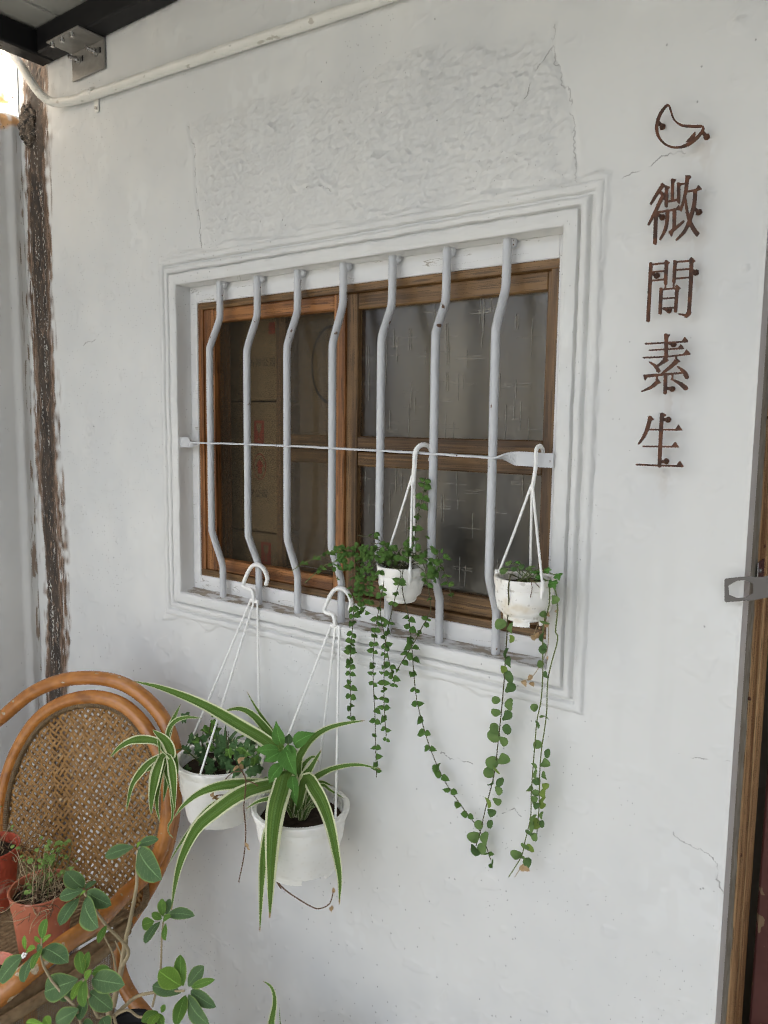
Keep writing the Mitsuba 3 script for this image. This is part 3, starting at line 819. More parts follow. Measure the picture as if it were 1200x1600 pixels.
text(['you', 'xian', 'gong', 'si'], 389, 561, c1)
text(['xian', 'gong', 'si'], 388, 763, c2)
o = at(396, 656, CY)
gl_ = [([(0, 0), (100, 0), (100, 170), (0, 170), (0, 0)], 6)]
glass_icon = unary_union([Polygon([(0, 0), (100, 0), (100, 175), (0, 175)]).difference(unary_union([Polygon([(22, 20), (78, 20), (70, 70), (54, 86), (54, 130), (72, 142), (28, 142), (46, 130), (46, 86), (30, 70)])]))])


def icon(shape, u, v, s, key, ink='red_ink'):
    o = at(u, v, CY)
    sh = shapely.affinity.affine_transform(shape, [s, 0, 0, -s, o[0], o[2]])
    obj('printed_mark', extrude_xz(sh, CY - 0.0006, CY), ink, key, smooth=False)


import shapely.affinity
icon(glass_icon, 397, 657, 0.00036, c2)
ring = shapely.affinity.scale(Point(0, 0).buffer(50, 32), 1, 1.5).difference(shapely.affinity.scale(Point(0, 0).buffer(46, 32), 1, 1.5))
icon(ring, 406, 729, 0.00045, c2)
icon(Polygon([(-16, 42), (16, 42), (16, 0), (32, 0), (0, -46), (-32, 0), (-16, 0)]), 406, 729, 0.00045, c2)
icon(glass_icon, 408, 846, 0.00036, c3)
icon(Polygon([(0, 0), (60, 0), (60, 80), (0, 80)]), 420, 504, 0.00036, c1)
CY = 0.24
icon(ring, 517, 570, 0.0013, c4, 'black_ink')

# ------------------------------------------------------------------ security grille
gr = thing('window_grille', 'grey painted steel window grille of seven bowed bars and one flat cross bar', 'grille')
bar_x = [-1.4215, -1.2965, -1.1725, -1.0440, -0.9185, -0.7925, -0.6665]
YT, YM = 0.014, -0.0195
zt1, zt2 = at(343, 497, 0.0)[2], at(328, 545, -0.02)[2]
zb1, zb2 = at(328, 832, -0.02)[2], at(352, 882, 0.0)[2]
for x in bar_x:
    j = rng.normal(0, 0.006, 4)
    ptsb = [(x, YT, ZT + 0.004), (x, YT, zt1 + 0.02 + j[0]), (x, YT - 0.003, zt1 - 0.004 + j[0]), (x - 0.0005, YM + 0.004, zt2 + 0.006 + j[1]), (x, YM, zt2 - 0.022 + j[1]), (x + 0.001, YM - 0.001, 1.45),
            (x, YM, zb1 + 0.024 + j[2]), (x, YM + 0.004, zb1 - 0.004 + j[2]), (x, YT - 0.003, zb2 + 0.006 + j[3]), (x, YT, zb2 - 0.02 + j[3]), (x, YT, ZB - 0.004)]
    bk_ = obj('bar', tube(ptsb, 0.0083, 14, 70), 'grille_paint', gr, smooth=True)
    # blob of old weld and paint where the bar enters the soffit
    w = trimesh.creation.icosphere(2, 0.0075)
    w.vertices = w.vertices * [1.35, 1, 1.5] * (1 + 0.35 * (meshkit.noise(w.vertices * 300 + x * 9, 2)[:, None] - 0.5)) + [x + 0.004, YT + 0.008, ZT - 0.006]
    obj('weld', w, 'grille_paint', bk_, smooth=True)
zc_ = at(600, 706, -0.02)[2]
X = np.linspace(XL - 0.002, XR + 0.002, 160)
ang = np.interp(X, [XL, XL + 0.035, XL + 0.070, bar_x[-1] + 0.006, bar_x[-1] + 0.06, XR], [90, 90, 0, 0, 90, 90])
ang = np.radians(90 * (lambda t: t * t * (3 - 2 * t))(ang / 90))
hw, ht = 0.0125, 0.0018
yc = np.interp(X, [XL, XL + 0.05, XL + 0.1, -0.7, -0.6, XR], [-0.001, -0.010, YM, YM, -0.018, -0.016])
zz = zc_ + 0.004 * np.sin((X - XL) * 3.2) - 0.004 * np.clip((X + 1.05) / 0.4, -1, 1) + 0.0012 * (meshkit.noise(np.stack([X * 30, X * 0, X * 0], -1), 3) - 0.5)
sec = []
for sy, sz in ((-hw, -ht), (hw, -ht), (hw, ht), (-hw, ht)):
    sec.append(np.stack([X, yc + sy * np.cos(ang) + sz * np.sin(ang), zz + sy * np.sin(ang) * -1 + sz * np.cos(ang)], 1))
S = np.array(sec).transpose(1, 0, 2)
V = S.reshape(-1, 3)
F = []
for i in range(len(X) - 1):
    for j in range(4):
        a, b = i * 4 + j, i * 4 + (j + 1) % 4
        F += [[a, b, b + 4], [a, b + 4, a + 4]]
e = (len(X) - 1) * 4
F += [[0, 2, 1], [0, 3, 2], [e, e + 1, e + 2], [e, e + 2, e + 3]]
cb = trimesh.Trimesh(V, F, process=False)
if cb.volume < 0:
    cb.invert()
obj('cross_bar', cb, 'grille_paint', gr, smooth=40)

# ------------------------------------------------------------------ the sign: rusted emblem and four characters on pins
LY = -0.026


def sign(name, org, s, strokes, polys, pins, label, cat_):
    k = thing(name, label, cat_, None)

    def w(p):
        q = at(org[0] + p[0] / s, org[1] + p[1] / s, LY)
        return (q[0], q[2])
    sh = [stroke(a, b) for a, b in strokes] + [Polygon(p).buffer(4) for p in polys]
    u = unary_union(sh).buffer(2.0).simplify(0.6)
    u = shapely.ops.transform(lambda x, y: tuple(np.array([w((a, b)) for a, b in zip(np.atleast_1d(x), np.atleast_1d(y))]).T), u)
    u = u.simplify(0.00008)
    obj('cut_plate', extrude_xz(u, LY, LY + 0.0032), 'rusty_steel', k, smooth=25)
    for p in pins:
        a = np.array([w(p)[0], LY + 0.002, w(p)[1]])
        obj('pin', cat([tube([a, a + [0, 0.027, 0]], 0.0026, 10), lathe_y(a + [0, 0.0225, 0], 0.0046)]), 'rusty_steel', k)


def lathe_y(c, r):
    m = trimesh.creation.icosphere(2, r)
    m.vertices = m.vertices * [1, 0.55, 1] * (1 + 0.3 * (meshkit.noise(m.vertices * 400 + c * 50, 5)[:, None] - 0.5)) + c
    return m


sign('sign_emblem', (1000, 150), 10.0,
     [([(425, 138), (385, 170), (310, 280), (262, 430), (262, 560), (310, 670), (400, 755), (520, 798), (640, 792), (760, 745), (880, 655), (960, 560), (985, 500), (955, 467), (860, 472), (720, 465), (640, 450), (560, 400), (510, 330), (475, 220), (455, 155), (425, 138)],
       [28, 30, 38, 44, 42, 36, 28, 26, 32, 44, 42, 34, 32, 34, 34, 34, 30, 26, 24, 22, 26, 28])],
     [[(722, 712), (858, 560), (848, 640), (880, 650), (868, 665), (835, 655), (790, 690)]], [(275, 400), (975, 560)],
     'rusted steel outline of a bean, topmost piece of the wall sign', 'sign')
sign('sign_character', (1000, 270), 10.909,
     [([(385, 205), (300, 330), (180, 525)], [52, 48, 28]), ([(385, 400), (330, 500), (260, 650), (140, 880)], [60, 50, 46, 28]), ([(268, 660), (250, 1195)], [58, 54]),
      ([(447, 240), (440, 560)], [50, 46]), ([(552, 120), (545, 460)], [48, 42]), ([(655, 185), (655, 495)], [50, 46]), ([(450, 490), (655, 450)], 28), ([(670, 190), (780, 180)], 22),
      ([(280, 670), (450, 648), (625, 615)], [30, 26, 28]), ([(462, 650), (455, 830), (420, 980), (340, 1130)], [56, 52, 46, 26]), ([(585, 630), (575, 960)], [56, 50]), ([(510, 1015), (620, 925), (740, 822)], [52, 44, 26]),
      ([(802, 70), (785, 250), (750, 430), (690, 640)], [56, 52, 42, 28]), ([(790, 318), (965, 285)], 26), ([(935, 310), (925, 500), (890, 650), (835, 830), (750, 1000), (620, 1140)], [60, 58, 56, 52, 44, 26]),
      ([(770, 430), (800, 660), (840, 810), (895, 930), (960, 1030)], [26, 46, 60, 70, 76])],
     [[(350, 190), (380, 175), (425, 212), (402, 238)], [(422, 235), (460, 228), (498, 238), (470, 275), (430, 270)], [(526, 112), (605, 112), (575, 155), (530, 150)], [(632, 180), (700, 180), (680, 215), (635, 210)], [(605, 622), (655, 553), (700, 608), (670, 625)],
      [(486, 1008), (530, 1078), (556, 1010), (530, 985)], [(776, 45), (850, 46), (862, 70), (820, 108), (780, 100)], [(945, 292), (995, 210), (1042, 268), (980, 297)], [(925, 1035), (962, 1080), (1005, 1025), (960, 975)]],
     [(350, 335), (295, 700), (930, 610)], 'rusted steel character of many strokes, first below the bean outline', 'sign')
sign('sign_character', (1000, 395), 12.0,
     [([(200, 200), (145, 1265)], [56, 60]), ([(490, 170), (475, 570)], [58, 54]), ([(200, 218), (480, 188)], 28), ([(195, 362), (470, 335)], 26), ([(190, 522), (465, 495)], 26),
      ([(655, 165), (630, 540)], [58, 54]), ([(960, 120), (950, 500), (915, 1060), (900, 1150)], [66, 64, 60, 64]), ([(650, 172), (950, 145)], 28), ([(645, 322), (940, 298)], 26), ([(640, 482), (935, 458)], 26),
      ([(920, 1120), (860, 1185)], [70, 66]), ([(850, 1172), (725, 1145)], [46, 22]), ([(392, 675), (370, 1125)], [55, 56]), ([(690, 640), (660, 1090)], [56, 54]), ([(380, 685), (690, 662)], 26), ([(400, 857), (660, 840)], 24), ([(380, 1045), (660, 1022)], 26), ([(475, 560), (465, 685)], 20), ([(630, 530), (625, 665)], 20)],
     [[(458, 165), (490, 128), (545, 182), (512, 215)], [(932, 112), (965, 83), (1027, 148), (990, 180)], [(660, 625), (690, 603), (752, 662), (712, 692)], [(175, 188), (215, 188), (230, 220), (180, 225)], [(628, 145), (665, 143), (690, 172), (630, 180)]],
     [(225, 385), (455, 1045), (965, 320)], 'rusted steel character shaped like a gate frame, second below the bean outline', 'sign')
sign('sign_character', (995, 515), 12.0,
     [([(545, 100), (545, 510)], [62, 58]), ([(165, 265), (520, 245), (900, 225)], [30, 26, 28]), ([(240, 385), (860, 350)], 25), ([(125, 525), (560, 505), (960, 458)], [28, 26, 28]), ([(540, 565), (385, 680)], [76, 36]),
      ([(235, 605), (340, 680), (400, 770)], [24, 52, 68]), ([(730, 485), (735, 570)], 26), ([(735, 595), (620, 705), (465, 825)], [78, 60, 36]), ([(765, 695), (880, 790), (930, 885)], [28, 66, 80]), ([(150, 872), (500, 840), (880, 806)], [58, 42, 30]),
      ([(370, 860), (370, 955)], 26), ([(385, 975), (270, 1075), (95, 1155)], [72, 54, 24]), ([(535, 850), (525, 1185)], [60, 56]), ([(662, 825), (662, 935)], 26), ([(650, 932), (800, 1005), (910, 1095)], [24, 62, 86])],
     [[(512, 90), (612, 93), (575, 155), (520, 150)], [(832, 237), (895, 143), (957, 215), (920, 237)], [(757, 362), (820, 280), (877, 350)], [(867, 472), (930, 380), (1002, 455), (960, 470)], [(490, 545), (520, 520), (588, 575), (540, 592)], [(712, 570), (740, 540), (808, 597), (760, 612)], [(120, 850), (185, 850), (180, 900), (150, 950)], [(360, 955), (390, 930), (437, 1000), (390, 1008)]],
     [(600, 250), (575, 1100)], 'rusted steel character with three level strokes on top, third below the bean outline', 'sign')
sign('sign_character', (985, 635), 12.0,
     [([(365, 210), (320, 390), (250, 560), (155, 695)], [66, 62, 52, 32]), ([(585, 150), (555, 700), (540, 1115)], [64, 62, 60]), ([(320, 434), (900, 440)], 27), ([(240, 748), (850, 758)], 26), ([(115, 1092), (530, 1108), (930, 1120)], [30, 30, 32])],
     [[(328, 195), (350, 183), (432, 240), (390, 262)], [(553, 135), (600, 128), (662, 160), (610, 202)], [(832, 452), (895, 348), (962, 447)], [(762, 767), (835, 668), (897, 767)], [(847, 1130), (920, 1028), (987, 1125), (960, 1136)]],
     [(620, 245), (585, 1040)], 'rusted steel character of few strokes, lowest piece of the wall sign', 'sign')

# ------------------------------------------------------------------ the doorway at the right edge
df = thing('door_frame', 'weathered wooden door frame at the right edge of the wall', 'door frame')
obj('painted_return', box(XE - 0.003, XE, -0.0006, 0.042, G0, 2.62), 'grey_paint', df, smooth=False)
yv, zv = np.linspace(0.040, 0.098, 12), line(G0, 2.6, 0.01)
GY3, GZ3 = np.meshgrid(yv, zv)
jx = XE - 0.002 + 0.004 * (meshkit.fbm(np.stack([GY3 * 80, GY3 * 0, GZ3 * 25], -1), 2, 4) - 0.3)
obj('mortar_joint', grid_mesh(jx, GY3, GZ3), 'mortar', df, smooth=True)
obj('jamb', box(XE - 0.003, XE + 0.001, 0.0965, 0.158, G0, 2.6, 0.002), 'wood_tan_v', df)
obj('jamb', box(XE - 0.003, XE + 0.003, 0.1595, 0.222, G0, 2.6, 0.002), 'wood_tan_v', df)
for zz_ in (0.45, 0.78, 1.06, 1.31, 1.52):
    nl = trimesh.creation.icosphere(1, 0.003)
    nl.apply_translation([XE + 0.001, 0.115 + 0.02 * math.sin(zz_ * 40), zz_])
    obj('nail', nl, 'rusty_steel', df)
ml = thing('door', 'dark red painted wooden door behind the weathered frame at the right edge', 'door')
obj('leaf', box(XE + 0.012, XE + 0.85, 0.240, 0.275, G0 + 0.02, 2.1, 0.004), 'red_door_paint', ml)
obj('batten', box(XE + 0.030, XE + 0.85, 0.228, 0.2395, 1.00, 1.10, 0.003), 'wood_tan_h', ml)
obj('batten', box(XE + 0.030, XE + 0.85, 0.228, 0.2395, 0.30, 0.40, 0.003), 'wood_tan_h', ml)
hs = thing('door_hasp', 'bronze coloured metal hasp with an eight sided slot standing out from the door frame', 'hasp')


def hw_(p):
    q = at(1080 + p[0] / 10, 840 + p[1] / 10, -0.02)
    return (q[0], q[2])


outer = Polygon([hw_(p) for p in ((525, 655), (530, 645), (545, 637), (950, 595), (1000, 615), (1140, 610), (1200, 588), (2000, 560), (2000, 900), (1200, 932), (960, 975), (560, 1005), (535, 998), (525, 980))])
hole = Polygon([hw_(p) for p in ((590, 750), (720, 680), (840, 665), (965, 715), (965, 860), (840, 925), (720, 937), (600, 890))])
obj('plate', extrude_xz(outer.difference(hole.buffer(0.0006)), -0.0225, -0.0200), 'bronze_plate', hs, smooth=25)
a = np.array([hw_((2000, 730))[0], -0.021, hw_((2000, 730))[1]])
obj('knuckle', tube([a + [0, 0, -0.020], a + [0, 0, 0.020]], 0.006, 16), 'bright_steel', hs)
obj('arm', box(a[0] - 0.003, a[0] + 0.003, a[1], 0.241, a[2] - 0.015, a[2] + 0.015), 'bright_steel', hs)
sp = at(1190, 896, 0.11)
k = thing('strike_plate', 'small silver screw plate on the jamb just above the hasp', 'plate')
obj('plate', box(XE + 0.0012, XE + 0.0035, 0.082, 0.132, sp[2] - 0.012, sp[2] + 0.022, 0.001), 'bright_steel', k)
sc = trimesh.creation.cylinder(0.004, 0.003, sections=12, transform=trimesh.geometry.align_vectors([0, 0, 1], [1, 0, 0]))
sc.apply_translation([XE + 0.004, 0.100, sp[2] + 0.006])
obj('screw', sc, 'galvanised', k)
# the house goes on beyond the door
obj('far_wall', box(XE + 0.86, 2.59, 0.0, 0.2, G0, 3.1), 'grey_paint', wall, smooth=False)
obj('door_head', box(XE, XE + 0.86, 0.0, 0.2, 2.12, 3.1), 'grey_paint', wall, smooth=False)

# ------------------------------------------------------------------ across the lane
nb = thing('neighbour_house', 'cream rendered house across the lane, mirrored in the window glass', 'house')
obj('wall', box(0.6, 9.0, -7.4, -7.0, G0, 3.4), 'cream_render', nb, smooth=False)
obj('door', box(1.2, 2.1, -7.0, -6.94, G0, 2.0), 'dark_timber', nb, smooth=False)
wg = thing('house_wing', 'grey rendered wing of the house closing the lane on the right', 'wall')
obj('wall', box(2.6, 2.9, -5.0, -0.02, G0, 3.4), 'grey_paint', wg, smooth=False)
obj('window', box(2.55, 2.6, -2.2, -1.2, 0.9, 2.1), 'dark_timber', wg, smooth=False)
for px_, lab in ((-1.78, 'black steel canopy post at the left front of the porch'), (2.3, 'black steel canopy post at the right front of the porch')):
    kp = thing('canopy_post', lab, 'post')
    obj('hollow_section', box(px_ - 0.03, px_ + 0.03, -1.655, -1.595, G0, 2.474, 0.004), 'black_steel', kp)
fh = thing('far_house', 'tan rendered house at the far end of the lane with a high open loggia', 'house')
for a_ in ((-16.0, -8.2, G0, 3.3), (-6.2, -4.4, G0, 3.3), (-8.2, -6.2, G0, 1.75), (-8.2, -6.2, 2.95, 3.3)):
    obj('wall', box(a_[0], a_[1], -9.4, -9.0, a_[2], a_[3]), 'tan_render', fh, smooth=False)
obj('door', box(-6.0, -5.6, -9.0, -8.93, G0, 2.6), 'dark_timber', fh, smooth=False)
obj('shutter', box(-9.0, -8.4, -9.0, -8.93, 0.9, 2.7), 'dark_timber', fh, smooth=False)
obj('panel', box(-5.6, -4.9, -9.0, -8.93, 0.3, 1.2), 'white_plastic', fh, smooth=False)
obj('roof', box(-16.3, -4.1, -9.6, -8.5, 3.3, 3.42), 'roof_sheet', fh, smooth=False)
# ================================================================== plants: builders
def unit(v):
    v = np.asarray(v, float)
    return v / max(np.linalg.norm(v), 1e-12)


def blade(pts, width, fold=0.30, face=(0.45, -0.80, 0.40), n=26, across=5, taper=(0.55, 0.35), twist=0.0):
    """A strap leaf along 3-D points: a shallow trough, widest before the middle, pointed. Returns mesh, uv."""
    P = spline(np.asarray(pts, float), n)
    t = np.gradient(P, axis=0)
    t /= np.linalg.norm(t, axis=1, keepdims=True)
    f = np.asarray(face, float)
    side = np.cross(t, f)
    side /= np.maximum(np.linalg.norm(side, axis=1, keepdims=True), 1e-9)
    s = np.linspace(0, 1, n)
    for k in range(1, n):
        if np.dot(side[k], side[k - 1]) < 0:
            side[k] *= -1
    nrm = np.cross(side, t)
    if twist:
        a = twist * s
        side, nrm = side * np.cos(a)[:, None] + nrm * np.sin(a)[:, None], nrm * np.cos(a)[:, None] - side * np.sin(a)[:, None]
    w = width / 2 * np.minimum(taper[0] + (1 - taper[0]) * s / taper[1], 1) * np.clip((1 - s) / 0.55, 0.02, 1) ** 0.72
    c = np.linspace(-1, 1, across)
    V = P[:, None] + side[:, None] * (w[:, None] * c)[..., None] + nrm[:, None] * (fold * w[:, None] * (np.abs(c) ** 1.5 - 0.5))[..., None]
    m = grid_mesh(V[..., 0], V[..., 1], V[..., 2])
    uv = np.stack(np.broadcast_arrays(s[:, None], c[None, :]), -1).reshape(-1, 2)
    return m, uv


def broad(base, tip, width, up, bend=0.12, fold=0.16, n=13, across=9, peak=0.5, power=0.8, point=1.0, wave=0.03, seed=0):
    """A broad leaf from base to tip; up is the way its upper face looks. Returns mesh, uv."""
    base, tip = np.asarray(base, float), np.asarray(tip, float)
    L = np.linalg.norm(tip - base)
    t = (tip - base) / L
    nv = unit(np.asarray(up, float) - t * np.dot(up, t))
    sd = np.cross(nv, t)
    s = np.linspace(0, 1, n)
    w = (np.sin(np.pi * s ** (math.log(0.5) / math.log(peak)))) ** power
    w = np.where(s > peak, np.maximum(w, 0) ** point, w) * width / 2
    w[0] = width * 0.025
    w[-1] = width * 0.01
    c = np.linspace(-1, 1, across)
    cv = bend * L * (4 * s * (1 - s)) - 0.5 * bend * L * s * s
    r = np.random.default_rng(seed)
    ph = r.uniform(0, 6.28)
    V = base + t * (s * L)[:, None, None] + nv * cv[:, None, None] + sd * (w[:, None] * c)[..., None]
    V = V + nv * (fold * w[:, None] * np.abs(c) + wave * width * np.sin(s[:, None] * 11 + ph + 1.4 * np.sign(c)) * c ** 2)[..., None]
    m = grid_mesh(V[..., 0], V[..., 1], V[..., 2])
    uv = np.stack(np.broadcast_arrays(s[:, None], c[None, :]), -1).reshape(-1, 2)
    return m, uv


def outline_leaf(f, dome=0.15, rings=2, k=14):
    """A small unit leaf in the xy plane, base at the origin, about 1 long in x: f(angle) gives its outline about the centre."""
    V, F = [[0.5, 0, dome]], []
    for r in range(1, rings + 1):
        for i in range(k):
            a = 2 * math.pi * i / k
            x, y = f(a)
            q = r / rings
            V.append([0.5 + x * q, y * q, dome * (1 - q * q) - 0.10 * abs(y) * q])
    for i in range(k):
        F.append([0, 1 + i, 1 + (i + 1) % k])
    for r in range(rings - 1):
        a0, b0 = 1 + r * k, 1 + (r + 1) * k
        for i in range(k):
            j = (i + 1) % k
            F += [[a0 + i, b0 + i, b0 + j], [a0 + i, b0 + j, a0 + j]]
    return trimesh.Trimesh(np.array(V, float), np.array(F), process=False)


heart = outline_leaf(lambda a: (0.5 * math.cos(a) + (0.10 if abs(a) < 0.3 else 0), 0.40 * math.sin(a) * (1 - 0.35 * math.cos(a)) * (0.75 if abs(math.cos(a)) > 0.9 else 1)))
coin = outline_leaf(lambda a: (0.5 * math.cos(a), 0.49 * math.sin(a)), dome=0.08, k=16)
lobed = outline_leaf(lambda a: (0.5 * math.cos(a) * (0.80 + 0.20 * math.cos(5 * a)), 0.52 * math.sin(a) * (0.80 + 0.20 * math.cos(5 * a))), dome=0.10, k=25)
def cupped(m, k, seed):
    v = m.vertices.copy()
    r = np.random.default_rng(seed)
    v[:, 2] += k * (v[:, 1] ** 2) * 1.6 - 0.5 * k * (v[:, 0] - 0.3) ** 2 + 0.03 * r.normal(size=len(v))
    v[:, 1] *= r.uniform(0.80, 1.05)
    v[:, 1] += 0.10 * k * v[:, 0] ** 2
    return trimesh.Trimesh(v, m.faces, process=False)


SHAPES_ = {}
for nm_, m_, ks in (('heart', heart, (0.0, 0.5, -0.5, 0.9)), ('coin', coin, (0.0, 0.45, -0.35, 0.8)), ('lobed', lobed, (0.0, 0.5, -0.5))):
    SHAPES_[nm_] = [cupped(m_, k_, i_) for i_, k_ in enumerate(ks)]
KIT = {}


def leaf_dict(kind, bsdf):
    i = int(rl.integers(len(SHAPES_[kind])))
    if (kind, bsdf, i) not in KIT:
        m = SHAPES_[kind][i]
        KIT[(kind, bsdf, i)] = mikit.ply(m, bsdf, smooth=True, uv=m.vertices[:, :2] + [0, 0])
    return KIT[(kind, bsdf, i)]


def place(pos, xdir, normal, size):
    x = unit(xdir)
    z = unit(np.asarray(normal, float) - x * np.dot(normal, x))
    M = np.eye(4)
    M[:3, 0], M[:3, 1], M[:3, 2], M[:3, 3] = x * size, np.cross(z, x) * size, z * size, pos
    return M


def small_leaf(parent, kind, bsdf, pos, xdir, normal, size, name='leaf'):
    return obj(name, leaf_dict(kind, bsdf), bsdf, parent, to_world=place(pos, xdir, normal, size))


def strands(px, depth):
    d = np.interp(np.linspace(0, 1, len(px)), np.linspace(0, 1, np.size(depth)), np.ravel(depth))
    return np.array([at(u, v, y) for (u, v), y in zip(px, d)])


def near_on(path, u, v):
    """The point of the strand (finely sampled) nearest to where the photograph shows (u, v)."""
    q = (R @ (path - CAM).T).T
    pxs = q[:, :2] / q[:, 2:] * 1201 + [600, 800]
    return path[np.argmin(np.hypot(pxs[:, 0] - u, pxs[:, 1] - v))]


rl = np.random.default_rng(21)


# ================================================================== hanging pots
def hanging_pot(name, label, c, r_top, r_bot, h, lip, bsdf, hook_pts, hook_r, cords, cord_r, feet=True, group=None, flat=0.8, soil_drop=0.028, bulge=0.25):
    k = thing(name, label, 'hanging pot', group)
    c = np.asarray(c, float)
    w = 0.0022
    prof = [(0.0005, -h + 0.004), (r_bot - 0.003, -h + 0.004), (r_bot, -h + 0.006), (r_bot + 0.0015, -h + 0.012), (r_bot + (r_top - r_bot) * 0.12, -h + 0.0135), (r_bot + (r_top - r_bot) * (0.12 + bulge * 0.7), -h * 0.72), (r_bot + (r_top - r_bot) * min(0.62 + bulge * 0.5, 0.96), -h * 0.45), (r_bot + (r_top - r_bot) * min(0.82 + bulge * 0.3, 0.985), -h * 0.25),
            (r_top - 0.002, -lip), (r_top - w - 0.001, -lip), (r_bot + (r_top - r_bot) * 0.4, -h * 0.55), (r_bot - 0.004, -h + 0.010), (0.0005, -h + 0.009)]
    obj('bowl', lathe(prof, c, 64), bsdf, k, smooth=40)
    lp = 0.35 if r_top < 0.06 else 1.0
    rim = [(r_top - 0.0035, -lip + 0.001), (r_top + 0.0005, -lip), (r_top + 0.0035 * lp, -lip + 0.002), (r_top + 0.0075 * lp, -0.004), (r_top + 0.0078 * lp, -0.001), (r_top + 0.006 * lp, 0.001), (r_top - 0.002, 0.0012), (r_top - 0.0042, -0.001), (r_top - 0.0035, -lip + 0.001)]
    obj('rim', lathe(rim, c, 64), bsdf, k, smooth=40)
    if feet:
        for a in np.arange(4) * math.pi / 2 + 0.35:
            A = np.linspace(a - 0.42, a + 0.42, 10)
            ring = np.vstack([np.stack([np.cos(A) * r, np.sin(A) * r, A * 0 + z], 1) for r, z in ((r_bot + 0.001, -h + 0.006), (r_bot + 0.0005, -h - 0.003), (r_bot - 0.004, -h - 0.003), (r_bot - 0.004, -h + 0.006))])
            obj('foot', trimesh.convex.convex_hull(ring + c), bsdf, k)
    obj('hook', tube(hook_pts, hook_r, 12, 44, flat=flat), 'cord_plastic', k, smooth=True)
    for a, b in cords:
        b = np.asarray(b)
        obj('cord', tube([a, (np.asarray(a) + b) / 2 + [0, 0, -0.002], b], cord_r, 8, 14), 'cord_plastic', k, smooth=True)
    # soil
    th, rr = np.meshgrid(np.linspace(0, 2 * math.pi, 40), np.linspace(0, 1, 14))
    rs = r_top - 0.005 - soil_drop * 0.12
    X, Y = rr * rs * np.cos(th), rr * rs * np.sin(th)
    Z = -soil_drop + 0.014 * (meshkit.fbm(np.stack([X * 60, Y * 60, X * 0 + c[0] * 9], -1), 3, 3) - 0.5)
    obj('soil', grid_mesh(c[0] + X, c[1] + Y, c[2] + Z), 'soil', k, smooth=True)
    return k


def rim_pt(c, r, u, v, front=None):
    """The point of the rim circle nearest in the view to (u, v)."""
    a = np.linspace(0, 2 * math.pi, 720)
    Q = np.stack([c[0] + r * np.cos(a), c[1] + r * np.sin(a), c[2] + 0 * a], 1)
    q = (R @ (Q - CAM).T).T
    d = np.hypot(q[:, 0] / q[:, 2] * 1201 + 600 - u, q[:, 1] / q[:, 2] * 1201 + 800 - v)
    return Q[np.argmin(d)]


# the two larger pots hung from the feet of the bars
C1 = at(343, 1183, -0.118)
C2 = at(470, 1258, -0.118)
R1 = 0.094
hy = YT - 0.002


def big_hook(bx, knot, ztop):
    """S-bent flat hook: over the foot of the bar and down to the knot in front of it."""
    return [(bx + 0.022, hy + 0.004, ztop - 0.046), (bx + 0.029, hy + 0.001, ztop - 0.028), (bx + 0.026, hy - 0.006, ztop - 0.008), (bx + 0.012, hy - 0.0125, ztop + 0.003), (bx - 0.006, hy - 0.016, ztop - 0.004),
            (bx - 0.022, hy - 0.019, ztop - 0.030), (bx - 0.027, hy - 0.022, ztop - 0.052), (knot[0] - 0.006, knot[1], knot[2] + 0.024), knot]


k1 = at(397, 939, -0.012)
k2 = at(524, 979, -0.012)
g_big = 'large white plastic pots hung from the window bars'
pot1 = hanging_pot('hanging_pot', 'large white plastic pot with a plain foot, hung lower left beside the wicker chair', C1, R1, 0.073, 0.141, 0.018, 'white_plastic', big_hook(bar_x[1], k1, at(410, 886, -0.005)[2]), 0.0058,
                   [(at(391, 939, -0.012), rim_pt(C1, R1 - 0.004, 296, 1180)), (k1, rim_pt(C1, R1 - 0.003, 315, 1194)), (at(402, 940, -0.012), rim_pt(C1, R1 - 0.004, 404, 1180))], 0.0024, feet=False)
pot2 = hanging_pot('hanging_pot', 'large white plastic pot with notched foot ring, hung right of the other large pot', C2, R1 + 0.001, 0.074, 0.130, 0.018, 'white_plastic', big_hook(bar_x[3], k2, at(533, 922, -0.005)[2]), 0.0058,
                   [(at(517, 978, -0.012), rim_pt(C2, R1 - 0.003, 406, 1236)), (k2, rim_pt(C2, R1 - 0.004, 494, 1236)), (at(530, 979, -0.012), rim_pt(C2, R1 - 0.003, 519, 1270))], 0.0024)
for kk, kn in ((pot1, k1), (pot2, k2)):
    obj('knot_plate', box(kn[0] - 0.014, kn[0] + 0.014, kn[1] - 0.003, kn[1] + 0.003, kn[2] - 0.004, kn[2] + 0.004, 0.0015), 'cord_plastic', kk)

# the two small pots hung from the cross bar
C3, C4 = at(627, 884, -0.066), at(820, 902, -0.062)
r3, r4 = 0.044, 0.050
zx = zc_
h3 = at(656, 697, -0.030)
hook3 = [(h3[0] + 0.006, YM + 0.017, zx - 0.016), (h3[0] + 0.008, YM + 0.018, zx), (h3[0] + 0.007, YM + 0.010, zx + 0.013), (h3[0] + 0.002, YM - 0.006, zx + 0.016), (h3[0] - 0.004, YM - 0.018, zx + 0.004), (h3[0] - 0.006, YM - 0.019, zx - 0.030), (h3[0] - 0.008, YM - 0.020, zx - 0.062)]
e3 = np.array(hook3[-1])
pot3 = hanging_pot('hanging_pot', 'small white pot overflowing with dark leafy vines, hung from the middle of the cross bar', C3, r3, 0.029, 0.072, 0.015, 'white_plastic', hook3, 0.0048,
                   [(e3 + [-0.002, 0, 0.02], rim_pt(C3, r3, 597, 853)), (e3 + [0.0, -0.002, 0.006], rim_pt(C3, r3 + 0.004, 641, 900)), (e3 + [0.002, 0.002, 0.012], rim_pt(C3, r3, 650, 862))], 0.0024, feet=False, soil_drop=0.008, bulge=0.75)
h4 = at(838, 698, -0.032)
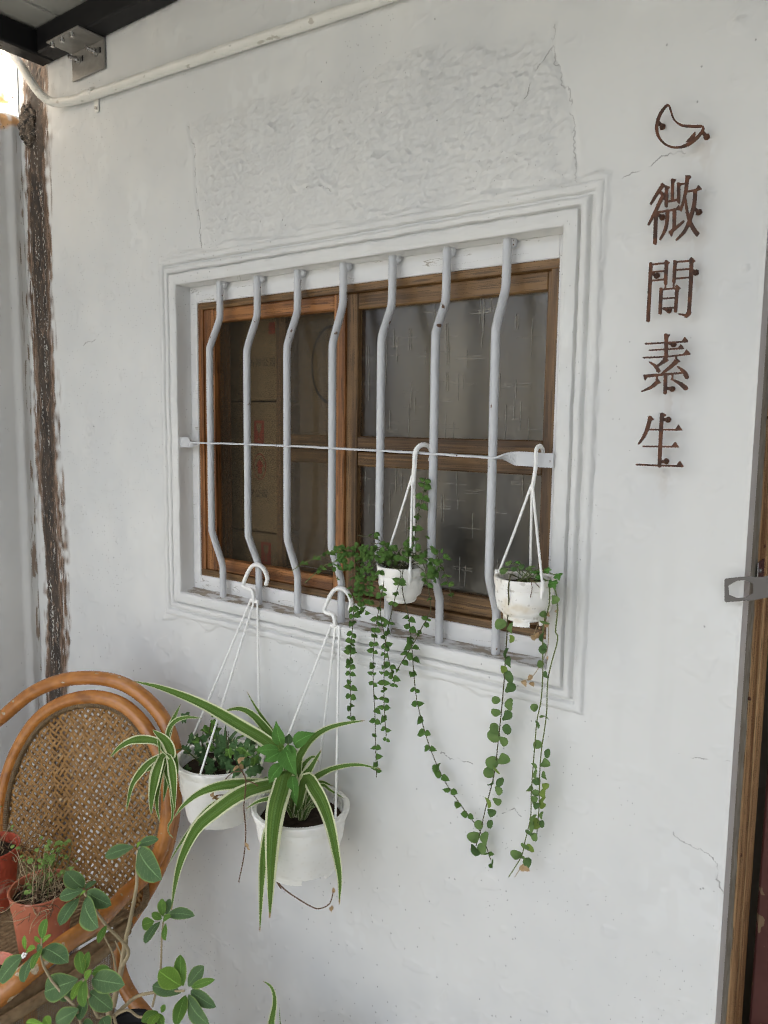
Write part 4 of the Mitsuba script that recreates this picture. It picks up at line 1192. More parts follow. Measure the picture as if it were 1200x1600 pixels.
hook4 = [(h4[0], -0.002, h4[2] - 0.022), (h4[0], -0.006, h4[2] - 0.006), (h4[0], -0.018, h4[2] + 0.001), (h4[0] - 0.0005, -0.031, h4[2] - 0.006), tuple(at(837, 728, -0.034)), tuple(at(833, 755, -0.034)), tuple(at(831, 768, -0.034))]
e4 = np.array(hook4[-1])
pot4 = hanging_pot('hanging_pot', 'small stained cream pot with round leaves, hung at the right end of the bar', C4, r4, 0.034, 0.076, 0.015, 'stained_plastic', hook4, 0.0040,
                   [(e4 + [-0.001, 0, 0.012], rim_pt(C4, r4 + 0.004, 778, 890)), (e4, rim_pt(C4, r4, 829, 888)), (e4 + [0.001, 0, 0.008], rim_pt(C4, r4 + 0.004, 848, 921))], 0.0024, soil_drop=0.010, bulge=0.8)
for kk, cc, rr_, uv_ in ((pot3, C3, r3, (641, 900)), (pot4, C4, r4, (848, 921)), (pot4, C4, r4, (776, 897))):
    b = rim_pt(cc, rr_ + 0.0075, *uv_)
    obj('cord_tab', tube([b + [0, 0, 0.006], b + [0, 0, -0.012], b * [1, 1, 1] + (cc - b) * [0.06, 0.06, 0] + [0, 0, -0.026]], [0.003, 0.0036, 0.002], 10), 'cord_plastic', kk)

# ================================================================== spider plant in the right large pot
sp2 = thing('spider_plant', 'striped green and white spider plant arching out of the right large pot', 'plant')
core2 = C2 + [-0.005, 0.0, -0.03]


def sleaf(parent, px, depth, width, bsdf='striped_leaf', fold=0.35, face=(0.40, -0.80, 0.45), base=None, **kw):
    P = strands(px, depth)
    if base is not None:
        P = np.vstack([base, P])
    w = width * 1.27 * mpp(P[len(P) // 2])
    m, uv = blade(P, w, fold, face, **kw)
    return obj('leaf', m, bsdf, parent, smooth=True, uv=uv)


for px, dep, w in (
        ([(450, 1208), (438, 1236), (429, 1272), (424.5, 1322), (422.5, 1385), (421.5, 1434)], [-0.14, -0.20, -0.235, -0.24, -0.235, -0.23], 27),
        ([(440, 1230), (428, 1275), (417, 1312), (411, 1350), (408, 1400), (406, 1456)], [-0.13, -0.19, -0.225, -0.225, -0.22, -0.22], 15),
        ([(477, 1218), (494, 1236), (506, 1259), (516, 1289), (524, 1328), (531, 1372), (530, 1413)], [-0.13, -0.17, -0.205, -0.23, -0.235, -0.23, -0.225], 20),
        ([(452, 1226), (405, 1230), (371, 1243), (335, 1269), (307, 1295), (284, 1341), (273, 1385), (268, 1422)], [-0.13, -0.19, -0.225, -0.25, -0.27, -0.28, -0.285, -0.285], 19),
        ([(450, 1235), (410, 1226), (357, 1226), (316, 1237), (287, 1258), (271, 1279)], [-0.12, -0.17, -0.225, -0.255, -0.275, -0.285], 15),
        ([(440, 1238), (395, 1236), (345, 1252), (316, 1273), (284, 1315), (263, 1350)], [-0.12, -0.155, -0.21, -0.235, -0.25, -0.26], 9),
        ([(452, 1195), (420, 1161), (378, 1135), (316, 1100), (253, 1075), (207, 1064)], [-0.12, -0.14, -0.165, -0.19, -0.205, -0.215], 16),
        ([(448, 1195), (431, 1162), (412, 1135), (391, 1114), (370, 1107), (345, 1113)], [-0.12, -0.12, -0.125, -0.13, -0.13, -0.13], 13),
        ([(448, 1190), (428, 1148), (413, 1125), (399, 1104), (386, 1081)], [-0.11, -0.11, -0.105, -0.10, -0.10], 8),
        ([(466, 1196), (475, 1170), (490, 1152), (512, 1138), (541, 1130), (570, 1126)], [-0.11, -0.105, -0.10, -0.095, -0.09, -0.09], 11),
        ([(484, 1226), (508, 1206), (536, 1197), (563, 1195), (595, 1202)], [-0.11, -0.105, -0.10, -0.095, -0.09], 8.5),
        ([(473, 1222), (486, 1199), (502, 1172)], [-0.12, -0.115, -0.11], 14),
        ([(468, 1212), (477, 1192), (490, 1182), (498, 1190)], [-0.11, -0.10, -0.095, -0.09], 11),
        ([(498, 1228), (518, 1236), (538, 1248)], [-0.10, -0.09, -0.085], 6),
        ([(450, 1240), (429, 1246), (404, 1252), (384, 1264)], [-0.14, -0.18, -0.205, -0.22], 10),
        ([(462, 1232), (470, 1200), (462, 1170)], [-0.10, -0.09, -0.085], 12),
        ([(478, 1235), (500, 1222), (520, 1228)], [-0.09, -0.07, -0.06], 9)):
    sleaf(sp2, px, dep, w, base=core2 + rl.normal(0, 0.005, 3))
for i in range(14):
    a = rl.uniform(0, 6.28)
    b = core2 + [0.012 * math.cos(a), 0.012 * math.sin(a), -0.006]
    m, uv = blade([b, b + [0.012 * math.cos(a), 0.012 * math.sin(a), 0.030], b + [0.034 * math.cos(a), 0.030 * math.sin(a), 0.045 + rl.uniform(0, 0.02)]], 0.008, 0.4)
    obj('leaf', m, 'striped_leaf', sp2, smooth=True, uv=uv)

np_ = thing('leafy_herb', 'bright green broad leaved herb growing up among the striped blades of the right large pot', 'plant')
VIEW = np.array([0.42, -0.80, 0.42])


def bleaf(parent, base, tip, dep, width, bsdf, tilt=(0, 0, 0), **kw):
    B, Tp = at(*base, dep[0]), at(*tip, dep[1])
    w = width * mpp((B + Tp) / 2)
    kw.setdefault('seed', int(abs(base[0] * 7 + tip[1])))
    m, uv = broad(B, Tp, w, VIEW + np.asarray(tilt), **kw)
    return obj('leaf', m, bsdf, parent, smooth=True, uv=uv)


hb = at(452, 1168, -0.155)
obj('stem', tube([core2 + [-0.01, -0.01, 0], at(452, 1215, -0.14), at(446, 1190, -0.152), hb, hb + [-0.004, 0, 0.008]], [0.0032, 0.002], 8, 16), 'green_stem', np_)
for base, tip, dep, w, b in (((440, 1165), (431, 1127), (-0.155, -0.165), 21, 'nettle_leaf'), ((450, 1163), (452, 1146), (-0.145, -0.135), 15, 'dark_leaf'), ((459, 1163), (491, 1145), (-0.15, -0.14), 25, 'nettle_leaf'), ((436, 1170), (400, 1172), (-0.16, -0.18), 19, 'nettle_leaf'),
                             ((437, 1175), (412, 1190), (-0.165, -0.19), 19, 'nettle_leaf'), ((446, 1168), (462, 1212), (-0.165, -0.20), 33, 'nettle_leaf'), ((457, 1212), (463, 1259), (-0.165, -0.19), 19, 'nettle_leaf'), ((441, 1194), (419, 1225), (-0.155, -0.18), 23, 'nettle_leaf'),
                             ((417, 1213), (407, 1241), (-0.16, -0.175), 11, 'pale_leaf'), ((447, 1166), (455, 1178), (-0.165, -0.185), 11, 'nettle_leaf'), ((441, 1170), (436, 1160), (-0.165, -0.175), 9, 'pale_leaf')):
    bleaf(np_, base, tip, dep, w, b, peak=0.38, power=0.85, point=1.25, fold=0.22, bend=0.10, tilt=rl.normal(0, 0.15, 3))

# dry runners hanging by the two pots
for i, (px, dep, lab) in enumerate((([(373, 1197), (380, 1208), (384, 1219), (383, 1240), (381, 1262), (384, 1300), (381, 1338), (373, 1378)], [-0.215, -0.225, -0.215, -0.20], 'dry brown runner hanging down between the two large pots'),
                                    ([(430, 1374), (445, 1390), (462, 1402), (480, 1413), (497, 1420), (515, 1412), (521, 1392)], [-0.10, -0.12, -0.13, -0.12], 'dry curved runner hanging below the right large pot'))):
    k = thing('dry_runner', lab, 'dry stem')
    P = strands(px, dep)
    if i:
        P = np.vstack([C2 + [0.0, -0.06, -0.155], P])
    obj('stem', tube(P, [0.0016, 0.0011], 6, 40), 'dry_stem', k, smooth=True)
    if i == 0:
        for px2 in ([(383, 1219), (395, 1223), (403, 1228)], [(377, 1205), (362, 1208), (345, 1226)], [(383, 1245), (372, 1243), (350, 1242), (338, 1243)]):
            obj('twig', tube(strands(px2, [-0.215, -0.225]), 0.0011, 6, 12), 'dry_stem', k, smooth=True)
        for u, v, s in ((373, 1196, 13), (333, 1244, 12), (360, 1239, 6), (388, 1322, 6), (386, 1316, 5)):
            for j in range(3):
                p = at(u, v, -0.225)
                small_leaf(k, 'heart', 'dry_leaf', p + rl.normal(0, 0.002, 3), rl.normal(0, 1, 3), VIEW + rl.normal(0, 0.6, 3), s * mpp(p), 'dry_leaf')
    else:
        for u, v in ((517, 1417), (519, 1422), (522, 1395)):
            p = at(u, v, -0.12)
            small_leaf(k, 'heart', 'dry_leaf', p, rl.normal(0, 1, 3), VIEW, 7 * mpp(p), 'dry_leaf')

# ================================================================== left large pot: spiderling, ivy
sp1 = thing('spider_plant', 'small striped spider plantlet hanging over the left rim in front of the wicker chair', 'plant')
b1 = at(262, 1176, -0.225)
for px, dep, w in (
        ([(257, 1172), (243, 1158), (212, 1156), (189, 1166), (171, 1184)], [-0.225, -0.24, -0.26, -0.27, -0.275], 11), ([(268, 1180), (260, 1159), (238, 1140)], [-0.23, -0.24, -0.245], 15),
        ([(262, 1170), (262, 1154), (268, 1131), (282, 1101)], [-0.22, -0.215, -0.20, -0.19], 9), ([(262, 1170), (263, 1143), (274, 1127), (291, 1121), (315, 1122)], [-0.22, -0.21, -0.205, -0.20, -0.195], 7),
        ([(257, 1179), (237, 1189), (222, 1204), (206, 1228), (197, 1269)], [-0.225, -0.245, -0.26, -0.265, -0.27], 10), ([(254, 1181), (248, 1195), (242, 1216), (237, 1247), (236, 1274)], [-0.23, -0.25, -0.26, -0.26, -0.26], 15),
        ([(258, 1188), (252, 1205), (247, 1226), (245, 1258), (250, 1286)], [-0.225, -0.24, -0.25, -0.25, -0.25], 9), ([(264, 1183), (268, 1196), (271, 1220), (272, 1243), (273, 1268)], [-0.23, -0.245, -0.255, -0.255, -0.255], 12),
        ([(257, 1192), (262, 1214), (267, 1238)], [-0.225, -0.235, -0.235], 8), ([(249, 1154), (249, 1168), (249, 1182)], [-0.235, -0.24, -0.245], 6), ([(252, 1184), (240, 1196), (239, 1211)], [-0.225, -0.24, -0.24], 9),
        ([(272, 1180), (276, 1195), (278, 1211)], [-0.225, -0.23, -0.232], 8), ([(262, 1190), (260, 1222), (255, 1253)], [-0.22, -0.225, -0.225], 9), ([(270, 1268), (263, 1290), (264, 1302), (273, 1311)], [-0.225, -0.225, -0.225, -0.225], 5),
        ([(252, 1182), (235, 1200), (222, 1208)], [-0.22, -0.23, -0.235], 8)):
    sleaf(sp1, px, dep, w, base=b1 + rl.normal(0, 0.002, 3))
obj('runner', tube([C1 + [-0.04, -0.02, -0.02], at(290, 1172, -0.185), at(276, 1172, -0.21), b1], 0.0014, 6, 14), 'green_stem', sp1)

iv = thing('ivy', 'small cream edged ivy growing in the left large pot', 'plant')
for i in range(74):
    u, v = rl.uniform(288, 405), rl.uniform(1116, 1198)
    if v < 1146 and (u < 294 or u > 345):
        v += 38
    d = -0.118 + 0.055 * (0.5 - rl.random()) - 0.02
    p = at(u, v, d)
    small_leaf(iv, 'lobed', 'ivy_leaf' if rl.random() < 0.72 else 'pale_leaf', p, [rl.normal(), rl.normal() * 0.3, -0.6 + rl.normal() * 0.6], VIEW + rl.normal(0, 0.35, 3), rl.uniform(16, 27) * mpp(p))
for i in range(9):
    u, v = rl.uniform(300, 395), rl.uniform(1125, 1165)
    obj('stem', tube([C1 + [rl.uniform(-0.05, 0.05), rl.uniform(-0.04, 0.03), -0.03], at(u, v + 30, -0.13), at(u, v, -0.135)], 0.0011, 6, 10), 'dark_stem', iv)
stp = thing('strap_leaf_plant', 'tuft of plain dark strap leaves standing in the left large pot', 'plant')
for px, w in (([(350, 1190), (340, 1150), (337, 1125)], 10), ([(352, 1190), (352, 1150), (353, 1131)], 7), ([(356, 1190), (358, 1160), (372, 1142), (382, 1150)], 7), ([(346, 1192), (335, 1172), (330, 1165)], 8), ([(350, 1192), (362, 1166), (368, 1150)], 8)):
    sleaf(stp, px, [-0.115, -0.12, -0.125], w, 'dark_leaf', base=C1 + [0.005 + rl.normal(0, 0.008), 0, -0.035])

# ================================================================== dark vine in the small pot
vn = thing('trailing_vine', 'dark green small leaved vine spilling in long strings from the middle small pot', 'plant')
DV = {  # strand -> (pixels, depths, heights of its leaf pairs, leaf length in pixels)
    1: ([(585, 872), (566, 868), (557, 890), (554, 930), (552, 966), (549, 1002), (547, 1039), (548, 1093), (548, 1124)], [-0.07, -0.075, -0.07, -0.06, -0.05, -0.04, -0.035, -0.03, -0.03], [952, 962, 973, 990, 1000, 1008, 1013, 1018, 1032, 1041, 1052, 1063, 1074, 1087, 1104, 1121], 9.5),
    2: ([(592, 880), (600, 905), (594, 941), (588, 975), (584, 1011), (583, 1048), (584, 1084), (586, 1120), (587, 1166), (588, 1202), (588.5, 1219)], [-0.09, -0.115, -0.09, -0.06, -0.05, -0.04, -0.035, -0.03], [918, 930, 951, 967, 982, 993, 1005, 1018, 1036, 1052, 1069, 1091, 1108, 1126, 1146, 1167, 1181, 1191, 1203], 9),
    3: ([(612, 886), (626, 893), (624, 910), (619, 927), (611, 961), (605, 986), (601, 1021), (600, 1057), (600, 1093), (601, 1120), (604, 1155)], [-0.10, -0.118, -0.12, -0.10, -0.07, -0.05, -0.04, -0.035], [900, 912, 926, 944, 972, 986, 1010, 1022, 1040, 1051, 1065, 1079, 1091, 1105, 1121, 1139, 1157], 9),
    4: ([(600, 890), (596, 925), (594, 957), (599, 984), (606, 1024), (613, 1053), (617, 1070)], [-0.095, -0.10, -0.075, -0.06, -0.05, -0.045], [966, 978, 993, 1007, 1040, 1051, 1058, 1069], 9),
    5: ([(630, 888), (628, 905), (630, 930), (637, 957), (641, 984), (644, 1017), (647, 1057), (651, 1093), (659, 1126), (668, 1157), (680, 1189), (697, 1224), (725, 1265), (749, 1297), (763, 1332), (769, 1352)], [-0.10, -0.118, -0.10, -0.07, -0.05, -0.04, -0.035, -0.03, -0.028, -0.026, -0.025, -0.025, -0.024, -0.022, -0.02, -0.02],
        [967, 981, 997, 1012, 1030, 1050, 1076, 1098, 1121, 1143, 1168, 1195, 1211, 1234, 1252, 1274, 1334, 1349], 11),
    6: ([(655, 880), (664, 888), (671, 930), (673, 952), (668, 966), (660, 979), (646, 1006), (630, 1031), (619, 1050)], [-0.08, -0.09, -0.075, -0.06, -0.05, -0.05, -0.045], [900, 912, 935, 967, 975, 990, 1020, 1032, 1046], 9),
    7: ([(640, 868), (648, 840), (650, 820), (655, 798), (661, 774), (665, 744)], [-0.065, -0.06, -0.055, -0.05, -0.045, -0.04], [750, 758, 767, 776, 789, 806, 826, 841], 10),
    8: ([(600, 868), (560, 856), (531, 859), (515, 863), (475, 880), (454, 893)], [-0.075, -0.085, -0.09, -0.09, -0.09, -0.09], [], 8),
    9: ([(595, 872), (550, 870), (517, 880), (504, 886), (475, 912)], [-0.08, -0.09, -0.09, -0.09], [], 8),
    10: ([(655, 872), (668, 858), (680, 864), (691, 886), (702, 918), (706, 936)], [-0.07, -0.08, -0.085, -0.08, -0.075], [865, 875, 887, 899, 912, 928], 9),
    11: ([(590, 872), (575, 880), (569, 905), (565, 940), (562, 960)], [-0.08, -0.09, -0.08, -0.06], [890, 900, 912, 925, 940, 955], 8),
    12: ([(592, 876), (580, 890), (578, 920), (576, 945)], [-0.085, -0.095, -0.085, -0.07], [892, 902, 915, 928, 940], 8)}
for k_, (px, dep, hs_, sz) in DV.items():
    P = strands(px, dep)
    P = np.vstack([C3 + [0.0, 0.0, -0.006], P])
    F_ = spline(P, 220)
    obj('stem', tube(F_[::4], 0.0009, 6), 'dark_stem' if k_ not in (8, 9) else 'green_stem', vn, smooth=True)
    q = (R @ (F_ - CAM).T).T
    pv = q[:, 1] / q[:, 2] * 1201 + 800
    pu = q[:, 0] / q[:, 2] * 1201 + 600
    if k_ in (8, 9):
        tgt = {8: [(475, 880), (495, 872), (508, 866), (515, 863), (528, 859), (538, 858)], 9: [(504, 886), (512, 880), (500, 890), (530, 874)]}[k_]
        ids = [int(np.argmin(np.hypot(pu - u, pv - v))) for u, v in tgt]
    else:
        ids = [int(np.argmin(np.abs(pv[40:] - h))) + 40 for h in hs_]
    for n_, i in enumerate(ids):
        p, tn = F_[i], unit(F_[min(i + 2, 219)] - F_[max(i - 2, 0)])
        wide = (n_ % 3 != 2)
        for s in (-1, 1):
            if rl.random() < 0.06:
                continue
            ax = np.array([s * (1.0 if wide else 0.25), (-0.15 if wide else -0.9 * s), -0.18 + 0.25 * rl.normal()])
            nr = np.array([0.25, -0.75, 0.45]) + rl.normal(0, 0.28, 3)
            if not wide:
                nr = np.array([0.6, -0.3, 0.7]) + rl.normal(0, 0.3, 3)
            small_leaf(vn, 'heart', 'vine_leaf_light' if (k_ in (8, 9, 10) and rl.random() < 0.6) or rl.random() < 0.12 else 'vine_leaf', p, ax, nr, sz * 1.22 * mpp(p) * rl.uniform(0.75, 1.2) * (1.0 if i < 212 else 0.8))
# the tangle of short shoots round the pot
cl_ = [(545, 862, 30, 22), (572, 858, 30, 24), (590, 860, 22, 20), (560, 890, 25, 24), (577, 905, 18, 30), (617, 862, 22, 12), (645, 862, 22, 14), (668, 868, 18, 16), (560, 930, 14, 24), (610, 872, 14, 8), (672, 890, 14, 18), (538, 880, 20, 20)]
for i in range(225):
    u0, v0, su, sv = cl_[i % len(cl_)]
    u, v = u0 + rl.normal(0, 0.55) * su, v0 + rl.normal(0, 0.55) * sv
    if 596 < u < 655 and v > 880:
        continue
    p = at(u, v, -0.07 - 0.05 * rl.random() + (0.02 if v < 850 else 0))
    small_leaf(vn, 'heart', 'vine_leaf' if rl.random() < 0.8 else 'vine_leaf_light', p, [rl.normal(), rl.normal() * 0.5, rl.normal() * 0.6 - 0.3], VIEW + rl.normal(0, 0.5, 3), rl.uniform(8, 11.5) * mpp(p))
for i in range(26):
    u0, v0, su, sv = cl_[i % len(cl_)]
    a = C3 + [rl.normal(0, 0.012), rl.normal(0, 0.012), -0.006]
    b = at(u0 + rl.normal(0, 0.5) * su, v0 + rl.normal(0, 0.5) * sv, -0.08)
    obj('shoot', tube([a, (a + b) / 2 + [0, -0.006, 0.020], b], 0.0008, 5, 12), 'dark_stem', vn)

# ================================================================== round leaved trailer in the right small pot
bt = thing('button_vine', 'round leaved trailing plant hanging in two strings from the right small pot', 'plant')
z6 = lambda u, v: (740 + u / 7.5, 860 + v / 7.5)
z2 = lambda u, v: (600 + u / 3.4286, 1000 + v / 3.4286)
DB = {1: ([(800, 898), (797, 902), (794, 920), (795, 940), (793, 971), (792, 993), z2(655, 30), z2(645, 200), z2(630, 370), z2(610, 560), z2(590, 720), z2(545, 900), z2(515, 1030), z2(490, 1110)], [-0.09, -0.112, -0.116, -0.112, -0.09, -0.075, -0.06, -0.05, -0.04, -0.035, -0.03, -0.03, -0.028, -0.028],
          [z6(320, 860), z6(425, 905), z6(440, 1040), z2(652, 68), z2(662, 118), z2(643, 155), z2(663, 195), z2(672, 258), z2(602, 320), z2(667, 343), z2(602, 385), z2(655, 408), z2(593, 468), z2(655, 478), z2(592, 515), z2(635, 540), z2(583, 653), z2(637, 642), z2(565, 713), z2(597, 697), z2(575, 770), z2(618, 760), z2(610, 805), z2(557, 870), z2(602, 862), z2(573, 922), z2(510, 990), z2(565, 985), z2(485, 1053), z2(535, 1060), z2(520, 1117), z2(487, 1122)]),
      2: ([(850, 905), (858, 915), (858, 945), (850, 973), (848, 993), z2(850, 50), z2(850, 200), z2(840, 330), z2(820, 430), z2(805, 600), z2(790, 800), z2(785, 950), z2(755, 1080), z2(735, 1160), z2(665, 1275)], [-0.07, -0.075, -0.07, -0.06, -0.055, -0.05, -0.045, -0.04, -0.035, -0.03],
          [z6(950, 580), z6(820, 750), z6(830, 850), z6(800, 1010), z6(820, 1130), z2(852, 50), z2(840, 130), z2(865, 190), z2(808, 362), z2(822, 452), z2(805, 675), z2(808, 723), z2(783, 800), z2(803, 855), z2(812, 885), z2(795, 955), z2(788, 1000), z2(775, 1035), z2(802, 1055), z2(755, 1110), z2(780, 1115), z2(765, 1190), z2(740, 1165), z2(712, 1146)]),
      3: ([(862, 915), (871, 947), (868, 987), z2(930, 0), z2(880, 200), z2(870, 400), z2(845, 580), z2(835, 700), z2(830, 900), z2(815, 1080)], [-0.07, -0.07, -0.06, -0.055, -0.045, -0.04, -0.035, -0.035], [z2(862, 412), z2(825, 560), z2(872, 607), z2(858, 665), z2(855, 727), z2(820, 755), z2(862, 782), z2(815, 820), z2(848, 823), z2(845, 860), z2(845, 885), z2(840, 937), z2(815, 985), z2(843, 985)])}
for k_, (px, dep, lv) in DB.items():
    P = strands(px, dep)
    P = np.vstack([C4 + [0.0, 0.0, -0.006], P])
    F_ = spline(P, 200)
    obj('stem', tube(F_[::3], [0.0012, 0.0009], 6), 'green_stem' if k_ > 1 else 'dark_stem', bt, smooth=True)
    for u, v in lv:
        p = near_on(F_, u, v)
        yv_ = p[1] - rl.uniform(0.001, 0.007)
        cpt = at(u, v, yv_)
        ax = cpt - p
        sz = (16.0 if k_ == 1 else 13.5) * mpp(p) * rl.uniform(0.75, 1.22)
        if np.linalg.norm(ax) < 0.003:
            ax = np.array([rl.choice([-1, 1]), 0, -0.3])
        ax = unit(ax)
        tone = rl.random()
        low = v > 1180
        b_ = 'button_leaf_light' if tone < (0.22 if low else 0.06) else ('button_leaf_dark' if tone > 0.72 else 'button_leaf')
        small_leaf(bt, 'coin', b_, cpt - ax * sz * 0.5, ax, np.array([0.35, -0.85, 0.30]) + rl.normal(0, 0.22, 3), sz * 1.12)
for u, v in (z6(850, 620), z6(840, 670), z6(860, 770), z6(880, 890), z6(850, 1000), z6(730, 1030), z6(770, 915), z6(980, 720), z2(870, 95), z2(795, 190), z2(785, 225), z2(745, 215), z6(720, 1050), z2(750, 1215), z2(735, 1240)):
    p = at(u, v, -0.06 if v < 1030 else -0.04)
    small_leaf(bt, 'heart', 'dry_leaf', p, rl.normal(0, 1, 3), VIEW + rl.normal(0, 0.5, 3), rl.uniform(7, 11) * mpp(p), 'dry_leaf')
for px in ([z6(790, 780), z6(740, 900), z6(700, 1010), z6(715, 1060)], [z6(870, 820), z6(880, 960), z6(870, 1120), z2(860, 90), z2(800, 190), z2(740, 225)], [z6(670, 330), z6(685, 450), z6(665, 560), z6(690, 650), z6(760, 720)], [z6(690, 350), z6(760, 420), z6(800, 480)], [z2(700, 1270), z2(720, 1240), z2(745, 1200)]):
    obj('root', tube(strands(px, [-0.112, -0.10, -0.06] if px[0][1] < 930 else [-0.06, -0.045]), 0.0007, 5, 20), 'straw' if px[0][1] > 940 else 'dry_stem', bt)
for (u, v), s, b_, kd in ((z6(860, 250), 14, 'nettle_leaf', 'lobed'), (z6(990, 300), 17, 'nettle_leaf', 'lobed'), (z6(930, 400), 19, 'nettle_leaf', 'lobed'), (z6(880, 390), 14, 'nettle_leaf', 'lobed'), (z6(720, 255), 16, 'nettle_leaf', 'lobed'), (z6(510, 140), 10, 'nettle_leaf', 'lobed'), (z6(350, 225), 13, 'button_leaf', 'coin'),
                         (z6(410, 150), 12, 'button_leaf', 'coin'), (z6(640, 220), 10, 'button_leaf', 'coin'), (z6(690, 190), 9, 'button_leaf', 'coin'), (z6(560, 190), 10, 'button_leaf_dark', 'coin'), (z6(470, 210), 9, 'button_leaf_dark', 'coin'), (z6(760, 300), 12, 'nettle_leaf', 'lobed')):
    p = at(u, v, -0.075)
    small_leaf(bt, kd, b_, p - [s * 0.5 * mpp(p), 0, 0], [1, 0, 0.2 * rl.normal()], np.array([0.3, -0.6, 0.7]) + rl.normal(0, 0.25, 3), s * mpp(p) * 1.1)
    obj('stalk', tube([C4 + [rl.normal(0, 0.014), rl.normal(0, 0.014), -0.01], (p + C4) / 2 + [0, 0, 0.008], p], 0.0009, 5, 8), 'green_stem', bt)

# ================================================================== the wicker armchair
ch = thing('wicker_armchair', 'round backed rattan armchair with a woven cane back in the wall corner', 'armchair')
nn = unit([0.27, -0.963, 0])
CN = unit(nn * math.cos(math.radians(10)) + np.array([0, 0, 1]) * math.sin(math.radians(10)))
CP = np.array([-1.67, -0.245, 0.66])
E1 = unit(np.cross(CN, [0, 0, 1]) * -1)
if E1[0] < 0:
    E1 = -E1
E2 = np.cross(E1, CN)
if E2[2] < 0:
    E2 = -E2
zc7 = lambda u, v: (u / 2.76, 1020 + v / 2.76)
outer_px = [zc7(*p) for p in ((-190, 460), (-110, 362), (0, 285), (130, 178), (260, 121), (400, 108), (520, 130), (620, 190), (700, 280), (748, 400), (760, 550), (745, 700), (715, 850), (660, 980), (590, 1100), (530, 1200), (508, 1290), (520, 1390), (570, 1490), (640, 1580), (690, 1700))]
oh = [on_plane(u, v, CP - CN * 0.024, CN) for u, v in outer_px]
obj('outer_hoop', tube(oh, 0.0172, 18, 150), 'rattan_pole', ch, smooth=True)
inner_px = [zc7(*p) for p in ((10, 1000), (6, 850), (4, 700), (25, 560), (75, 420), (160, 290), (270, 215), (400, 190), (520, 220), (612, 300), (682, 420), (720, 550), (725, 680), (702, 820), (645, 940))]
ih = [on_plane(u, v, CP, CN) for u, v in inner_px]
arm_px = [((196, 1397), -0.285), ((156, 1437), -0.40), ((109, 1469), -0.495), ((54, 1511), -0.575), ((0, 1556), -0.635), ((-70, 1610), -0.70)]
arm = [at(u, v, y) for (u, v), y in arm_px]
pathi = np.vstack([ih, arm])
obj('inner_hoop', tube(pathi, [0.0165, 0.0165, 0.0170, 0.0185], 18, 170), 'rattan_pole', ch, smooth=True)
# left arm
la = [ih[0], ih[0] + nn * 0.16 + [-0.02, 0, -0.05], ih[0] + nn * 0.42 + [-0.03, 0, -0.06]]
obj('arm', tube(la, 0.0165, 16, 40), 'rattan_pole', ch, smooth=True)


def to2(p):
    d = np.asarray(p) - CP
    return (float(np.dot(d, E1)), float(np.dot(d, E2)))


panel = Polygon([to2(p) for p in spline(np.array(ih), 90)] + [to2(on_plane(215, 1440, CP, CN)), to2(on_plane(0, 1440, CP, CN))]).buffer(-0.006)
minx, miny, maxx, maxy = panel.bounds
pitch, ang0 = 0.0124, (math.radians(52), math.radians(-38))
weave = []
cen = np.array([(minx + maxx) / 2, (miny + maxy) / 2])
for fam, an in enumerate((math.radians(58), math.radians(-30))):
    dvec = np.array([math.cos(an), math.sin(an)])
    nvec = np.array([-dvec[1], dvec[0]])
    other = np.array([math.cos((math.radians(-30), math.radians(58))[fam]), math.sin((math.radians(-30), math.radians(58))[fam])])
    on = np.array([-other[1], other[0]])
    crs = abs(np.dot(dvec, on))
    for i in range(-48, 49):
        o = cen + nvec * pitch * i + nvec * rl.normal(0, 0.0009)
        ls = LineString([o - dvec * 0.7, o + dvec * 0.7]).intersection(panel)
        for g in getattr(ls, 'geoms', [ls]):
            if g.is_empty or g.length < 0.03:
                continue
            a, b = np.array(g.coords[0]), np.array(g.coords[-1])
            n = max(4, int(g.length / (pitch * 0.42)))
            s = np.linspace(0, 1, n)[:, None]
            q2 = a + (b - a) * s
            jj = ((q2 - cen) @ on) / pitch
            phase = (jj + (i if fam == 0 else -i)) * (math.pi / 2) + (0 if fam == 0 else math.pi)
            hgt = 0.0027 * np.tanh(1.6 * np.sin(phase)) * (1 if fam == 0 else 1) + rl.normal(0, 0.0003)
            wob2 = nvec * (0.0010 * np.sin(s * 9 + i))
            q2 = q2 + wob2
            P = CP + q2[:, :1] * E1 + q2[:, 1:] * E2 + hgt[:, None] * CN - CN * 0.004
            wdt = 0.0039 * rl.uniform(0.85, 1.15)
            sd = E1 * nvec[0] + E2 * nvec[1]
            cr = np.array([[-1, 0], [-0.6, 0.55], [0.6, 0.55], [1, 0], [0, -0.5]])
            V = P[:, None] + sd * (cr[:, 0] * wdt)[None, :, None] + CN * (cr[:, 1] * 0.0018)[None, :, None]
            k5 = len(cr)
            V = V.reshape(-1, 3)
            ii, jx_ = np.meshgrid(np.arange(n - 1), np.arange(k5), indexing='ij')
            p_, q_ = ii * k5 + jx_, ii * k5 + (jx_ + 1) % k5
            F = np.vstack([np.stack([p_, q_, q_ + k5], -1).reshape(-1, 3), np.stack([p_, q_ + k5, p_ + k5], -1).reshape(-1, 3)])
            weave.append(trimesh.Trimesh(V, F, process=False))
wv_ = cat(weave)
obj('cane_weave', wv_, 'cane', ch, smooth=True, stuff=True)
